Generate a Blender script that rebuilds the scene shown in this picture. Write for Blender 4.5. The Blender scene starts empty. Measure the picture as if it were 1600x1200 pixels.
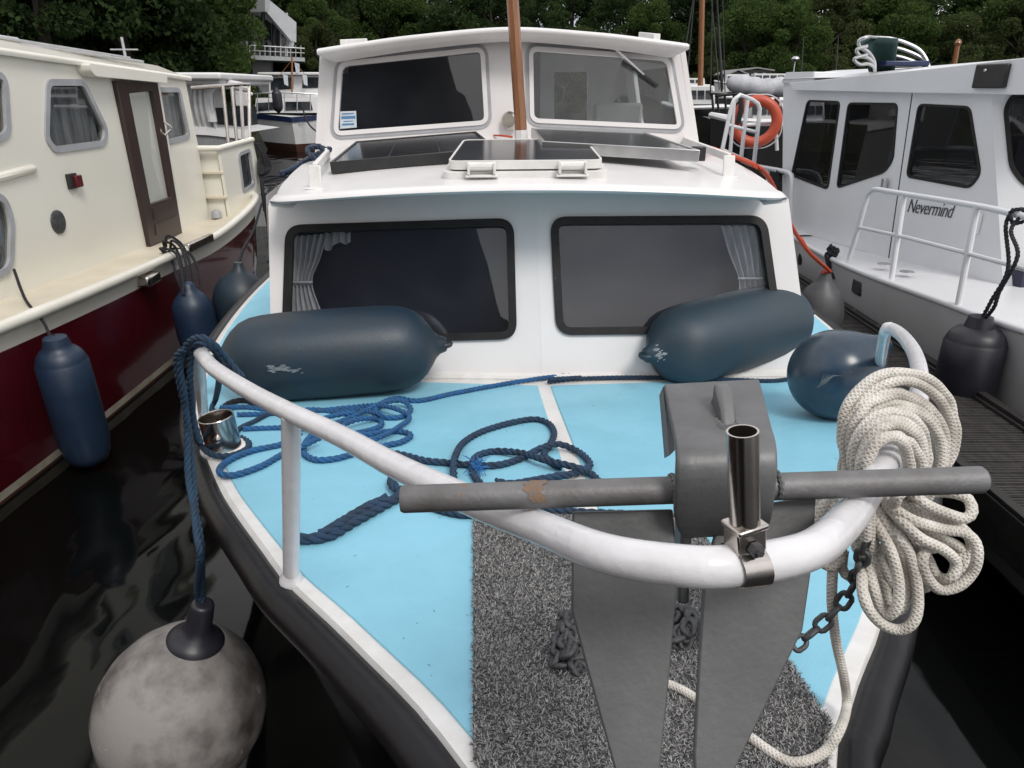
import bpy, math, random
import numpy as np
from mathutils import Vector, Matrix
from mathutils.geometry import tessellate_polygon
random.seed(7)
rng = np.random.default_rng(11)
S = bpy.context.scene
col = S.collection
R_ = math.radians

# ------------------------------------------------------------ camera
FPX, CAMZ, PITCH = 1150.0, 2.1, R_(21.8)
cd = bpy.data.cameras.new("camera")
cam = bpy.data.objects.new("camera", cd)
col.objects.link(cam)
cam.location = (0, 0, CAMZ)
cam.rotation_euler = (math.pi / 2 - PITCH, 0, 0)
cd.sensor_width = 36
cd.lens = 36 * FPX / 1600
cd.clip_start = 0.02
cd.clip_end = 2000
S.camera = cam

# ------------------------------------------------------------ light
SUN_EL, SUN_AZ = R_(50), R_(148)          # azimuth clockwise from +Y
w = bpy.data.worlds.new("World")
S.world = w
w.use_nodes = True
wn = w.node_tree
wn.nodes.clear()
def wnode(t, **k):
    n = wn.nodes.new(t)
    for a, b in k.items(): setattr(n, a, b)
    return n
bg = wnode('ShaderNodeBackground'); out = wnode('ShaderNodeOutputWorld')
sky = wnode('ShaderNodeTexSky', sky_type='NISHITA', sun_disc=False, sun_elevation=SUN_EL, sun_rotation=SUN_AZ)
sky.air_density = 1.0; sky.dust_density = 3.0
tc = wnode('ShaderNodeTexCoord')
mp = wnode('ShaderNodeMapping'); mp.inputs['Scale'].default_value = (1, 1, 2.2)
nz = wnode('ShaderNodeTexNoise'); nz.inputs['Scale'].default_value = 2.1; nz.inputs['Detail'].default_value = 7; nz.inputs['Roughness'].default_value = .55
cr = wnode('ShaderNodeValToRGB')
cr.color_ramp.elements[0].position = .36; cr.color_ramp.elements[0].color = (.40, .42, .47, 1)
cr.color_ramp.elements[1].position = .68; cr.color_ramp.elements[1].color = (1.0, .99, .97, 1)
mulc = wnode('ShaderNodeMix', data_type='RGBA', blend_type='MULTIPLY'); mulc.inputs[0].default_value = 1
mulc.inputs[7].default_value = (8.8, 8.65, 8.6, 1)
mix = wnode('ShaderNodeMix', data_type='RGBA'); mix.inputs[0].default_value = .94
L = wn.links.new
L(tc.outputs['Generated'], mp.inputs[0]); L(mp.outputs[0], nz.inputs[0]); L(nz.outputs[0], cr.inputs[0])
L(cr.outputs[0], mulc.inputs[6]); L(sky.outputs[0], mix.inputs[6]); L(mulc.outputs[2], mix.inputs[7])
L(mix.outputs[2], bg.inputs[0]); bg.inputs[1].default_value = .13
L(bg.outputs[0], out.inputs[0])
sd = bpy.data.lights.new("sun", 'SUN'); sd.energy = 1.45; sd.angle = R_(18); sd.color = (1, .965, .91)
sun = bpy.data.objects.new("sun", sd); col.objects.link(sun)
sdir = Vector((math.sin(SUN_AZ) * math.cos(SUN_EL), math.cos(SUN_AZ) * math.cos(SUN_EL), math.sin(SUN_EL)))
sun.rotation_euler = (-sdir).to_track_quat('-Z', 'Y').to_euler()
S.view_settings.view_transform = 'Standard'
S.view_settings.look = 'None'
S.view_settings.exposure = 0.42
S.view_settings.gamma = 1
S.cycles.max_bounces = 8
S.cycles.transparent_max_bounces = 12

# ------------------------------------------------------------ measuring from the photograph
def A3(v, dt=float): return np.array(v, dt)
cF = A3([0, math.cos(PITCH), -math.sin(PITCH)]); cU = A3([0, math.sin(PITCH), math.cos(PITCH)])
cC = A3([0, 0, CAMZ])
def ray(x, y): return cF + A3([(x - 800) / FPX, 0, 0]) + (600 - y) / FPX * cU
def PD(x, y, d): return cC + ray(x, y) * d
def PX(x, y, X): r = ray(x, y); return cC + r * (X / r[0])
def PY(x, y, Y): r = ray(x, y); return cC + r * (Y / r[1])
def PZ(x, y, z): r = ray(x, y); return cC + r * ((z - CAMZ) / r[2])
def axis(Y): return .28 - .05 * Y
def drop(Y): return .793 + .13 * Y if Y < 2.6 else 1.131 + .07 * (1 - math.exp(-(Y - 2.6) * .13 / .07))
def deckz(Y): return CAMZ - drop(Y)
def roofdrop(hb, Y): return .340 - .058 * min(Y - 2.95, .65) - .04 * max(0, Y - 3.6) + .064 * (hb / 1.05) ** 2
def solve(x, y, fdrop, off):
    r = ray(x, y); t = 2.5
    for i in range(80): t = .5 * t + .5 * (fdrop(r * t) - off) / -r[2]
    return cC + r * t
def DK(x, y, off=0.0): return solve(x, y, lambda q: drop(q[1]), off)
def RF(x, y, off=0.0): return solve(x, y, lambda q: roofdrop(q[0] - axis(q[1]), q[1]), off)

class Plane:
    """a flat wall: origin o, u along it, v up it, n outwards"""
    def __init__(s, o, u, v):
        s.o = A3(o, float); s.u = A3(u, float); s.u /= np.linalg.norm(s.u)
        v = A3(v, float); v -= s.u * v.dot(s.u); s.v = v / np.linalg.norm(v)
        s.n = np.cross(s.u, s.v)
        if s.n.dot(cC - s.o) < 0: s.n = -s.n
    def px(s, x, y):
        r = ray(x, y); t = (s.o - cC).dot(s.n) / r.dot(s.n); q = cC + r * t - s.o
        return (q.dot(s.u), q.dot(s.v))
    def at(s, p, h=0.0): return s.o + s.u * p[0] + s.v * p[1] + s.n * h
    def poly(s, pts): return [s.px(*p) for p in pts]
    def P(s, x, y, h=0.0): return s.at(s.px(x, y), h)
    def off(s, h): q = Plane.__new__(Plane); q.o = s.o + s.n * h; q.u, q.v, q.n = s.u, s.v, s.n; return q

# ------------------------------------------------------------ mesh building
class MB:
    def __init__(s): s.v = []; s.f = []; s.uv = {}; s.n = 0
    def add(s, V, Fc, UV=None):
        b = s.n; s.v.extend([tuple(map(float, q)) for q in V]); s.n += len(V)
        for i, fc in enumerate(Fc):
            if UV is not None: s.uv[len(s.f)] = UV[i]
            s.f.append(tuple(b + k for k in fc))
        return s
    def box(s, c, size, rz=0.0, M=None):
        x, y, z = [q / 2 for q in size]
        V = [A3([a, b_, d]) for a in (-x, x) for b_ in (-y, y) for d in (-z, z)]
        if M is None:
            ca, sa = math.cos(rz), math.sin(rz)
            V = [A3([ca * q[0] - sa * q[1], sa * q[0] + ca * q[1], q[2]]) for q in V]
        else: V = [M[0] * q[0] + M[1] * q[1] + M[2] * q[2] for q in V]
        V = [q + A3(c) for q in V]
        return s.add(V, [(0, 1, 3, 2), (4, 6, 7, 5), (0, 4, 5, 1), (2, 3, 7, 6), (0, 2, 6, 4), (1, 5, 7, 3)])
    def bar(s, a, b, wd, th, up=(0, 0, 1)):
        a, b = A3(a, float), A3(b, float); d = b - a; ln = np.linalg.norm(d); d = d / ln
        x = np.cross(A3(up, float), d); x /= np.linalg.norm(x); y = np.cross(d, x)
        return s.box((a + b) / 2, (wd, th, ln), M=(x, y, d))
    def tube(s, P, r, seg=10, closed=False, caps=True, twist=0.0):
        P = A3(P, float); n = len(P); rr = np.full(n, r, float) if np.isscalar(r) else A3(r, float)
        T = np.zeros_like(P)
        if closed: T = np.roll(P, -1, 0) - np.roll(P, 1, 0)
        else: T[1:-1] = P[2:] - P[:-2]; T[0] = P[1] - P[0]; T[-1] = P[-1] - P[-2]
        T /= np.maximum(np.linalg.norm(T, axis=1, keepdims=True), 1e-9)
        a = A3([0, 0, 1.]) if abs(T[0][2]) < .9 else A3([1., 0, 0])
        X = np.cross(T[0], a); X /= np.linalg.norm(X); V = []; ang = np.arange(seg) * 2 * math.pi / seg
        ls = np.concatenate([[0], np.cumsum(np.linalg.norm(np.diff(P, axis=0), axis=1))])
        for i in range(n):
            X = X - T[i] * X.dot(T[i]); X /= np.linalg.norm(X); Y = np.cross(T[i], X)
            for k in ang: V.append(P[i] + rr[i] * (math.cos(k + twist * ls[i]) * X + math.sin(k + twist * ls[i]) * Y))
        Fc = []; UV = []
        m = n if closed else n - 1
        for i in range(m):
            j = (i + 1) % n; l0 = ls[i]; l1 = ls[j] if j else ls[i] + np.linalg.norm(P[0] - P[i])
            for k in range(seg):
                k2 = (k + 1) % seg
                Fc.append((i * seg + k, i * seg + k2, j * seg + k2, j * seg + k))
                UV.append(((k / seg, l0), ((k + 1) / seg, l0), ((k + 1) / seg, l1), (k / seg, l1)))
        if caps and not closed:
            Fc.append(tuple(range(seg))[::-1]); UV.append([(0, 0)] * seg)
            Fc.append(tuple((n - 1) * seg + k for k in range(seg))); UV.append([(0, 0)] * seg)
        return s.add(V, Fc, UV)
    def lathe(s, prof, c, ax=(0, 0, 1), seg=32, sq=1.0):
        """prof: (t along ax, radius) from c"""
        ax = A3(ax, float); ax /= np.linalg.norm(ax); a = A3([0, 0, 1.]) if abs(ax[2]) < .9 else A3([0, 1., 0])
        X = np.cross(a, ax); X /= np.linalg.norm(X); Y = np.cross(ax, X); V = []; Fc = []
        for t, r in prof:
            for k in range(seg):
                q = 2 * math.pi * k / seg
                V.append(A3(c) + ax * t + max(r, 1e-4) * (math.cos(q) * X + sq * math.sin(q) * Y))
        for i in range(len(prof) - 1):
            for k in range(seg):
                k2 = (k + 1) % seg
                Fc.append((i * seg + k, i * seg + k2, (i + 1) * seg + k2, (i + 1) * seg + k))
        Fc.append(tuple(range(seg))[::-1]); Fc.append(tuple((len(prof) - 1) * seg + k for k in range(seg)))
        return s.add(V, Fc)
    def grid(s, rows, closed=False):
        m = len(rows[0]); V = [q for r in rows for q in r]; Fc = []
        for i in range(len(rows) - 1):
            for k in range(m if closed else m - 1):
                k2 = (k + 1) % m
                Fc.append((i * m + k, i * m + k2, (i + 1) * m + k2, (i + 1) * m + k))
        return s.add(V, Fc)
    def plate(s, pl, outer, holes=(), h0=-.02, h1=0.0):
        loops = [list(outer)] + [list(h) for h in holes]
        flat = [p for lp in loops for p in lp]; N = len(flat)
        tris = tessellate_polygon([[Vector((p[0], p[1], 0)) for p in lp] for lp in loops])
        V = [pl.at(p, h1) for p in flat] + [pl.at(p, h0) for p in flat]
        Fc = [tuple(t) for t in tris] + [tuple(N + i for i in reversed(t)) for t in tris]
        b = 0
        for lp in loops:
            m = len(lp)
            for i in range(m):
                j = (i + 1) % m
                Fc.append((b + i, b + j, N + b + j, N + b + i))
            b += m
        return s.add(V, Fc)
    def sphere(s, c, r, seg=16, rings=10):
        r = A3([r] * 3 if np.isscalar(r) else r, float)
        prof = [(-math.cos(math.pi * i / rings), math.sin(math.pi * i / rings)) for i in range(rings + 1)]
        V = []; Fc = []
        for t, q in prof:
            for k in range(seg): V.append(A3(c) + r * A3([q * math.cos(2 * math.pi * k / seg), q * math.sin(2 * math.pi * k / seg), t]))
        for i in range(rings):
            for k in range(seg): k2 = (k + 1) % seg; Fc.append((i * seg + k, i * seg + k2, (i + 1) * seg + k2, (i + 1) * seg + k))
        return s.add(V, Fc)

def smooth_path(P, step=.01, closed=False):
    P = [A3(q, float) for q in P]; n = len(P); outp = []
    for i in range(n if closed else n - 1):
        p0 = P[(i - 1) % n] if closed or i > 0 else 2 * P[0] - P[1]
        p1 = P[i]; p2 = P[(i + 1) % n]
        p3 = P[(i + 2) % n] if closed or i + 2 < n else 2 * P[-1] - P[-2]
        k = max(1, int(np.linalg.norm(p2 - p1) / step))
        for j in range(k):
            t = j / k
            outp.append(.5 * (2 * p1 + (p2 - p0) * t + (2 * p0 - 5 * p1 + 4 * p2 - p3) * t * t + (3 * p1 - p0 - 3 * p2 + p3) * t ** 3))
    if not closed: outp.append(P[-1])
    return A3(outp)
def rround(pts, r, n=6):
    """round the corners of a 2D polygon"""
    res = []; m = len(pts)
    for i in range(m):
        p = A3(pts[i]); a = A3(pts[i - 1]); b = A3(pts[(i + 1) % m])
        rr = r[i] if hasattr(r, '__len__') else r
        da = a - p; db = b - p; la, lb = np.linalg.norm(da), np.linalg.norm(db)
        q = min(rr, .45 * la, .45 * lb)
        s0 = p + da / la * q; s1 = p + db / lb * q
        for k in range(n + 1):
            t = k / n
            res.append(tuple((1 - t) ** 2 * s0 + 2 * t * (1 - t) * p + t * t * s1))
    return res
def inset(pts, d):
    """grow (d>0) or shrink (d<0) a 2D outline along its normals"""
    P = A3(pts); ar = 0.5 * sum(P[i - 1][0] * P[i][1] - P[i][0] * P[i - 1][1] for i in range(len(P)))
    T = np.roll(P, -1, 0) - np.roll(P, 1, 0); T /= np.maximum(np.linalg.norm(T, axis=1, keepdims=True), 1e-9)
    Nn = np.stack([T[:, 1], -T[:, 0]], 1) * (1 if ar > 0 else -1)
    return [tuple(q) for q in P + Nn * d]

WL = {}
def obj(name, mb, mat, parent=None, sharp=35, bevel=0, smooth=True):
    me = bpy.data.meshes.new(name)
    off = WL.get(parent.name, A3([0., 0, 0])) if parent else A3([0., 0, 0])
    me.from_pydata([tuple(A3(q) - off) for q in mb.v], [], mb.f)
    if mb.uv:
        ul = me.uv_layers.new(name='uv')
        li = 0; buf = np.zeros((len(me.loops), 2))
        for i, fc in enumerate(mb.f):
            u = mb.uv.get(i)
            if u is not None: buf[li:li + len(fc)] = u
            li += len(fc)
        ul.data.foreach_set('uv', buf.ravel())
    me.materials.append(mat)
    me.validate(); me.update()
    import bmesh
    bm = bmesh.new(); bm.from_mesh(me); bmesh.ops.recalc_face_normals(bm, faces=bm.faces); bm.to_mesh(me); bm.free()
    if smooth:
        me.polygons.foreach_set('use_smooth', [True] * len(me.polygons))
        me.set_sharp_from_angle(angle=R_(sharp))
    o = bpy.data.objects.new(name, me); col.objects.link(o)
    if parent: o.parent = parent; WL[o.name] = off
    else: WL[o.name] = A3([0., 0, 0])
    if bevel:
        b = o.modifiers.new('bevel', 'BEVEL'); b.width = bevel; b.segments = 2; b.limit_method = 'ANGLE'; b.angle_limit = R_(40); b.harden_normals = False
    return o
def tag(o, label=None, cat=None, group=None, kind=None):
    if label: o['label'] = label
    if cat: o['category'] = cat
    if group: o['group'] = group
    if kind: o['kind'] = kind
    return o
def thing(name, label, cat, loc, group=None):
    o = bpy.data.objects.new(name, None); o.empty_display_size = .1; col.objects.link(o); o.location = tuple(map(float, loc)); WL[o.name] = A3(loc, float)
    return tag(o, label, cat, group)
def centred(o):
    """move a one-mesh thing's origin to its base"""
    me = o.data; n = len(me.vertices); c = np.zeros(n * 3); me.vertices.foreach_get('co', c); c = c.reshape(-1, 3)
    b = (c.max(0) + c.min(0)) / 2; b[2] = c[:, 2].min(); c -= b; me.vertices.foreach_set('co', c.ravel()); o.location = b; WL[o.name] = b
    return o
def one(name, mb, mat, label, cat, group=None, **k): return tag(centred(obj(name, mb, mat, **k)), label, cat, group)

# ------------------------------------------------------------ materials
def pm(name, c, c2=None, ns=4.0, rough=.5, metal=0.0, bump=0.0, bs=60.0, spots=None, ss=30.0, sa=.6, r2=None, coat=0.0, stretch=None, lo=.35, hi=.65, spec=.5):
    m = bpy.data.materials.new(name); m.use_nodes = True; nt = m.node_tree; b = nt.nodes['Principled BSDF']
    b.inputs['Base Color'].default_value = (*c, 1); b.inputs['Roughness'].default_value = rough; b.inputs['Metallic'].default_value = metal
    b.inputs['Coat Weight'].default_value = coat; b.inputs['Specular IOR Level'].default_value = spec
    N = nt.nodes.new; Lk = nt.links.new
    t = N('ShaderNodeTexCoord'); src = t.outputs['Object']
    if stretch:
        mpn = N('ShaderNodeMapping'); mpn.inputs['Scale'].default_value = stretch; Lk(src, mpn.inputs[0]); src = mpn.outputs[0]
    cs = None
    if c2 is not None:
        n = N('ShaderNodeTexNoise'); n.inputs['Scale'].default_value = ns; n.inputs['Detail'].default_value = 6; n.inputs['Roughness'].default_value = .62; Lk(src, n.inputs[0])
        mr = N('ShaderNodeMapRange'); mr.inputs[1].default_value = lo; mr.inputs[2].default_value = hi; Lk(n.outputs[0], mr.inputs[0])
        mx = N('ShaderNodeMix'); mx.data_type = 'RGBA'; mx.inputs[6].default_value = (*c, 1); mx.inputs[7].default_value = (*c2, 1)
        Lk(mr.outputs[0], mx.inputs[0]); cs = mx.outputs[2]
        if r2 is not None:
            q = N('ShaderNodeMapRange'); q.inputs[3].default_value = rough; q.inputs[4].default_value = r2; Lk(mr.outputs[0], q.inputs[0]); Lk(q.outputs[0], b.inputs['Roughness'])
    if spots is not None:
        n = N('ShaderNodeTexNoise'); n.inputs['Scale'].default_value = ss; n.inputs['Detail'].default_value = 4; n.inputs['Roughness'].default_value = .7; Lk(src, n.inputs[0])
        mr = N('ShaderNodeMapRange'); mr.inputs[1].default_value = sa; mr.inputs[2].default_value = sa + .06; Lk(n.outputs[0], mr.inputs[0])
        mx = N('ShaderNodeMix'); mx.data_type = 'RGBA'; mx.inputs[7].default_value = (*spots, 1); mx.inputs[6].default_value = (*c, 1)
        if cs: Lk(cs, mx.inputs[6])
        Lk(mr.outputs[0], mx.inputs[0]); cs = mx.outputs[2]
    if cs: Lk(cs, b.inputs['Base Color'])
    if bump:
        n = N('ShaderNodeTexNoise'); n.inputs['Scale'].default_value = bs; n.inputs['Detail'].default_value = 4; Lk(src, n.inputs[0])
        bp = N('ShaderNodeBump'); bp.inputs['Strength'].default_value = bump; bp.inputs['Distance'].default_value = .01; Lk(n.outputs[0], bp.inputs['Height']); Lk(bp.outputs[0], b.inputs['Normal'])
    return m
def glass(name, tint=(.75, .78, .8), ior=1.6, dirt=.0, rough=.015):
    m = bpy.data.materials.new(name); m.use_nodes = True; nt = m.node_tree; nt.nodes.clear(); N = nt.nodes.new; Lk = nt.links.new
    o = N('ShaderNodeOutputMaterial'); t = N('ShaderNodeBsdfTransparent'); t.inputs[0].default_value = (*tint, 1)
    g = N('ShaderNodeBsdfGlossy'); g.inputs['Roughness'].default_value = rough; g.inputs[0].default_value = (1, 1, 1, 1)
    f = N('ShaderNodeFresnel'); f.inputs[0].default_value = ior
    ge = N('ShaderNodeNewGeometry'); im = N('ShaderNodeMath'); im.operation = 'SUBTRACT'; im.inputs[0].default_value = 1; Lk(ge.outputs['Backfacing'], im.inputs[1])
    fm = N('ShaderNodeMath'); fm.operation = 'MULTIPLY'; Lk(f.outputs[0], fm.inputs[0]); Lk(im.outputs[0], fm.inputs[1])   # only the outer face of a pane mirrors
    x = N('ShaderNodeMixShader'); Lk(fm.outputs[0], x.inputs[0]); Lk(t.outputs[0], x.inputs[1]); Lk(g.outputs[0], x.inputs[2])
    res = x.outputs[0]
    if dirt:
        d = N('ShaderNodeBsdfDiffuse'); d.inputs[0].default_value = (.5, .5, .52, 1)
        tcn = N('ShaderNodeTexCoord'); n = N('ShaderNodeTexNoise'); n.inputs['Scale'].default_value = 5; n.inputs['Detail'].default_value = 6; Lk(tcn.outputs['Object'], n.inputs[0])
        mr = N('ShaderNodeMapRange'); mr.inputs[1].default_value = .3; mr.inputs[2].default_value = .8; mr.inputs[3].default_value = dirt * .3; mr.inputs[4].default_value = dirt; Lk(n.outputs[0], mr.inputs[0])
        y = N('ShaderNodeMixShader'); Lk(mr.outputs[0], y.inputs[0]); Lk(res, y.inputs[1]); Lk(d.outputs[0], y.inputs[2]); res = y.outputs[0]
    Lk(res, o.inputs[0]); return m
M = {}
M['white'] = pm('white_boat_paint', (.75, .73, .728), (.705, .682, .68), 2.2, .32, bump=.03, bs=25, spots=(.6, .585, .55), ss=55, sa=.70)
M['white_roof'] = pm('white_roof_paint', (.75, .738, .735), (.69, .675, .67), 5, .3, bump=.05, bs=18, spots=(.55, .53, .5), ss=70, sa=.71)
M['white_worn'] = pm('worn_white_paint', (.76, .755, .745), (.68, .665, .64), 14, .35, bump=.18, bs=35, spots=(.22, .2, .18), ss=45, sa=.72)
M['rail'] = pm('glossy_rail_paint', (.73, .725, .745), (.66, .65, .665), 9, .24, bump=.2, bs=30, spots=(.36, .32, .28), ss=60, sa=.71, coat=.25)
M['deck'] = pm('pale_blue_deck_paint', (.252, .565, .72), (.212, .49, .625), 3.0, .42, bump=.12, bs=200, spots=(.15, .30, .37), ss=34, sa=.695, r2=.55)
M['rub'] = pm('black_rubber', (.005, .005, .006), (.011, .010, .012), 9, .36, spec=.25, bump=.1, bs=40, spots=(.20, .21, .24), ss=17, sa=.735)
M['hull_black'] = pm('black_hull', (.004, .004, .005), (.007, .007, .008), 4, .16, spec=.25)
M['gasket'] = pm('black_gasket', (.008, .008, .009), (.017, .016, .016), 20, .45, spec=.3, spots=(.13, .12, .11), ss=50, sa=.7)
M['glass'] = glass('window_glass', (.84, .855, .87), 1.66, .012)
M['glass2'] = glass('dark_tinted_glass', (.38, .39, .41), 1.65, .01)
M['glass3'] = glass('smoked_glass', (.72, .73, .74), 1.6, .012)
M['glass_w'] = glass('clear_glass', (.90, .92, .92), 1.62, .035)
M['dark'] = pm('dark_interior', (.020, .023, .048), (.034, .038, .066), 4, .6)  # dimness and navy cast behind the panes put into the colour
M['inwhite'] = pm('interior_panel', (.62, .62, .61), (.5, .5, .5), 3, .6)
M['curtain'] = pm('curtain_cloth', (.60, .59, .585), (.36, .36, .38), 18, .8, stretch=(1, 1, .15))
M['netcurtain'] = pm('net_curtain', (.62, .62, .60), (.22, .23, .24), 26, .85, stretch=(1, 1, .1))
M['steel'] = pm('stainless_steel', (.62, .58, .55), (.50, .45, .41), 12, .2, 1.0, bump=.02, bs=80)
M['alu'] = pm('aluminium', (.62, .62, .63), (.5, .5, .5), 9, .34, .9)
M['galv'] = pm('galvanised_steel', (.175, .178, .18), (.105, .105, .108), 7, .5, .35, bump=.07, bs=160, spots=(.19, .10, .05), ss=9, sa=.715)
M['galvrod'] = pm('rusted_steel_rod', (.20, .20, .205), (.125, .12, .118), 12, .55, .3, bump=.1, bs=190, spots=(.24, .125, .06), ss=7, sa=.625)
M['galv_dark'] = pm('dark_galvanised_plate', (.145, .146, .147), (.088, .089, .09), 5, .5, .35, bump=.06, bs=150, spots=(.16, .15, .14), ss=70, sa=.735)
M['rust'] = pm('orange_rust', (.20, .12, .07), (.15, .125, .105), 70, .8, bump=.2, bs=200)
M['chain'] = pm('dull_chain_steel', (.10, .10, .105), (.055, .055, .06), 30, .5, .5, bump=.1)
M['varnish'] = pm('varnished_wood', (.29, .125, .055), (.19, .075, .030), 6, .3, stretch=(9, 9, .6), coat=.3)
M['fender'] = pm('dark_blue_vinyl', (.008, .026, .045), (.018, .025, .033), 4.5, .46, bump=.06, bs=60, spots=(.05, .06, .07), ss=7, sa=.66, r2=.5)
M['fender_b'] = pm('faded_blue_vinyl', (.014, .038, .060), (.034, .046, .057), 3, .5, bump=.05, bs=45, r2=.55)
M['fender_ball'] = pm('shiny_blue_vinyl', (.010, .034, .066), (.045, .06, .075), 6, .27, bump=.03, bs=20, spots=(.10, .14, .17), ss=9, sa=.7)
M['fender_navy'] = pm('navy_vinyl', (.009, .022, .050), (.016, .032, .062), 4, .45, bump=.04)
M['fender_black'] = pm('black_vinyl', (.012, .012, .018), (.02, .02, .028), 4, .42, bump=.03)
M['fender_grey'] = pm('grey_vinyl', (.085, .085, .09), (.05, .05, .055), 5, .5, bump=.05)
M['fender_scuff'] = pm('white_scuff', (.20, .22, .235), (.09, .11, .125), 60, .6)
M['buoy'] = pm('dirty_grey_vinyl', (.26, .245, .235), (.058, .048, .045), 3.6, .55, bump=.12, bs=40, spots=(.46, .435, .42), ss=9, sa=.64, lo=.42, hi=.62)
M['rope_blue'] = pm('blue_rope', (.014, .115, .30), (.022, .075, .17), 30, .7, bump=.5, bs=420)
M['rope_dark'] = pm('dark_blue_rope', (.018, .052, .11), (.014, .028, .052), 18, .75, bump=.5, bs=420)
M['rope_teal'] = pm('weathered_blue_rope', (.014, .050, .100), (.012, .030, .058), 22, .75, bump=.5, bs=420)
M['rope_fray'] = pm('bright_blue_fibre', (.02, .17, .48), (.02, .11, .32), 60, .7)
M['rope_black'] = pm('black_rope', (.010, .010, .014), (.02, .02, .026), 40, .8, bump=.4, bs=300)
M['rope_orange'] = pm('orange_rope', (.60, .075, .025), (.42, .06, .03), 40, .7, bump=.5, bs=400)
M['cream'] = pm('cream_boat_paint', (.765, .745, .665), (.74, .715, .63), 1.6, .28, bump=.02, bs=14)
M['cream_deck'] = pm('worn_cream_deck', (.66, .60, .485), (.58, .52, .405), 4, .5, bump=.05)
M['cream_white'] = pm('cream_gloss_trim', (.78, .76, .69), (.72, .69, .6), 4, .2)
M['burgundy'] = pm('burgundy_hull', (.075, .006, .011), (.06, .005, .009), 2, .12, coat=.5)
M['boot'] = pm('pale_boot_stripe', (.50, .46, .38), (.36, .32, .25), 6, .5)
M['antifoul'] = pm('red_brown_antifouling', (.075, .026, .016), (.04, .016, .011), 5, .6)
M['brown'] = pm('dark_brown_wood', (.040, .021, .018), (.028, .015, .014), 5, .32, stretch=(10, 10, 1))
M['gasket_grey'] = pm('grey_gasket', (.38, .385, .41), (.31, .315, .33), 8, .4)
M['nwhite'] = pm('grey_white_paint', (.70, .71, .73), (.66, .665, .685), 2, .32, bump=.02, bs=18)
M['nhull'] = pm('grey_white_hull', (.52, .515, .525), (.46, .455, .46), 2, .3)
M['solar'] = pm('solar_cells', (.012, .013, .017), (.02, .021, .025), 5, .16, spec=.9)
M['blackplastic'] = pm('black_plastic', (.012, .012, .013), (.02, .02, .02), 20, .4)
M['plank'] = pm('weathered_dock_board', (.047, .043, .039), (.022, .020, .019), 16, .62, bump=.3, bs=120, stretch=(2, 1, 1))
M['dockbeam'] = pm('dark_dock_beam', (.026, .024, .022), (.014, .013, .012), 9, .6, bump=.25, bs=60)
M['orange'] = pm('orange_buoy_plastic', (.52, .085, .042), (.45, .07, .035), 6, .45)
M['red'] = pm('red_lens', (.10, .008, .012), None, 4, .2)
M['canvas'] = pm('silver_canvas', (.50, .51, .54), (.36, .37, .40), 5, .6, bump=.5, bs=7)
M['canvas_w'] = pm('white_canvas', (.66, .66, .66), (.55, .55, .55), 4, .55, bump=.3, bs=6)
M['navy'] = pm('navy_paint', (.012, .022, .075), None, 4, .3)
M['bgwhite'] = pm('far_white_paint', (.70, .70, .70), (.6, .6, .6), 1.5, .4)
M['bgglass'] = pm('far_dark_glass', (.012, .014, .018), (.05, .055, .06), 3, .06)
M['green_cloth'] = pm('green_weave', (.016, .055, .047), (.010, .035, .032), 60, .6)
M['corr'] = pm('grey_cladding', (.28, .285, .29), (.22, .225, .23), 6, .5, stretch=(6, 6, .2))
M['fascia'] = pm('pale_fascia', (.50, .52, .54), (.44, .46, .48), 2, .5)
M['ink'] = pm('dark_lettering', (.05, .055, .06), None, 4, .5)
M['bark'] = pm('tree_bark', (.045, .035, .026), (.025, .02, .016), 6, .85, bump=.4, bs=12)
M['soil'] = pm('bank_undergrowth', (.016, .022, .010), (.028, .026, .015), .6, .9, bump=.6, bs=2)
M['paper'] = pm('white_sticker', (.62, .65, .68), (.45, .52, .58), 30, .5)
M['blueprint'] = pm('blue_sticker_print', (.08, .2, .38), None, 4, .5)

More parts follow.
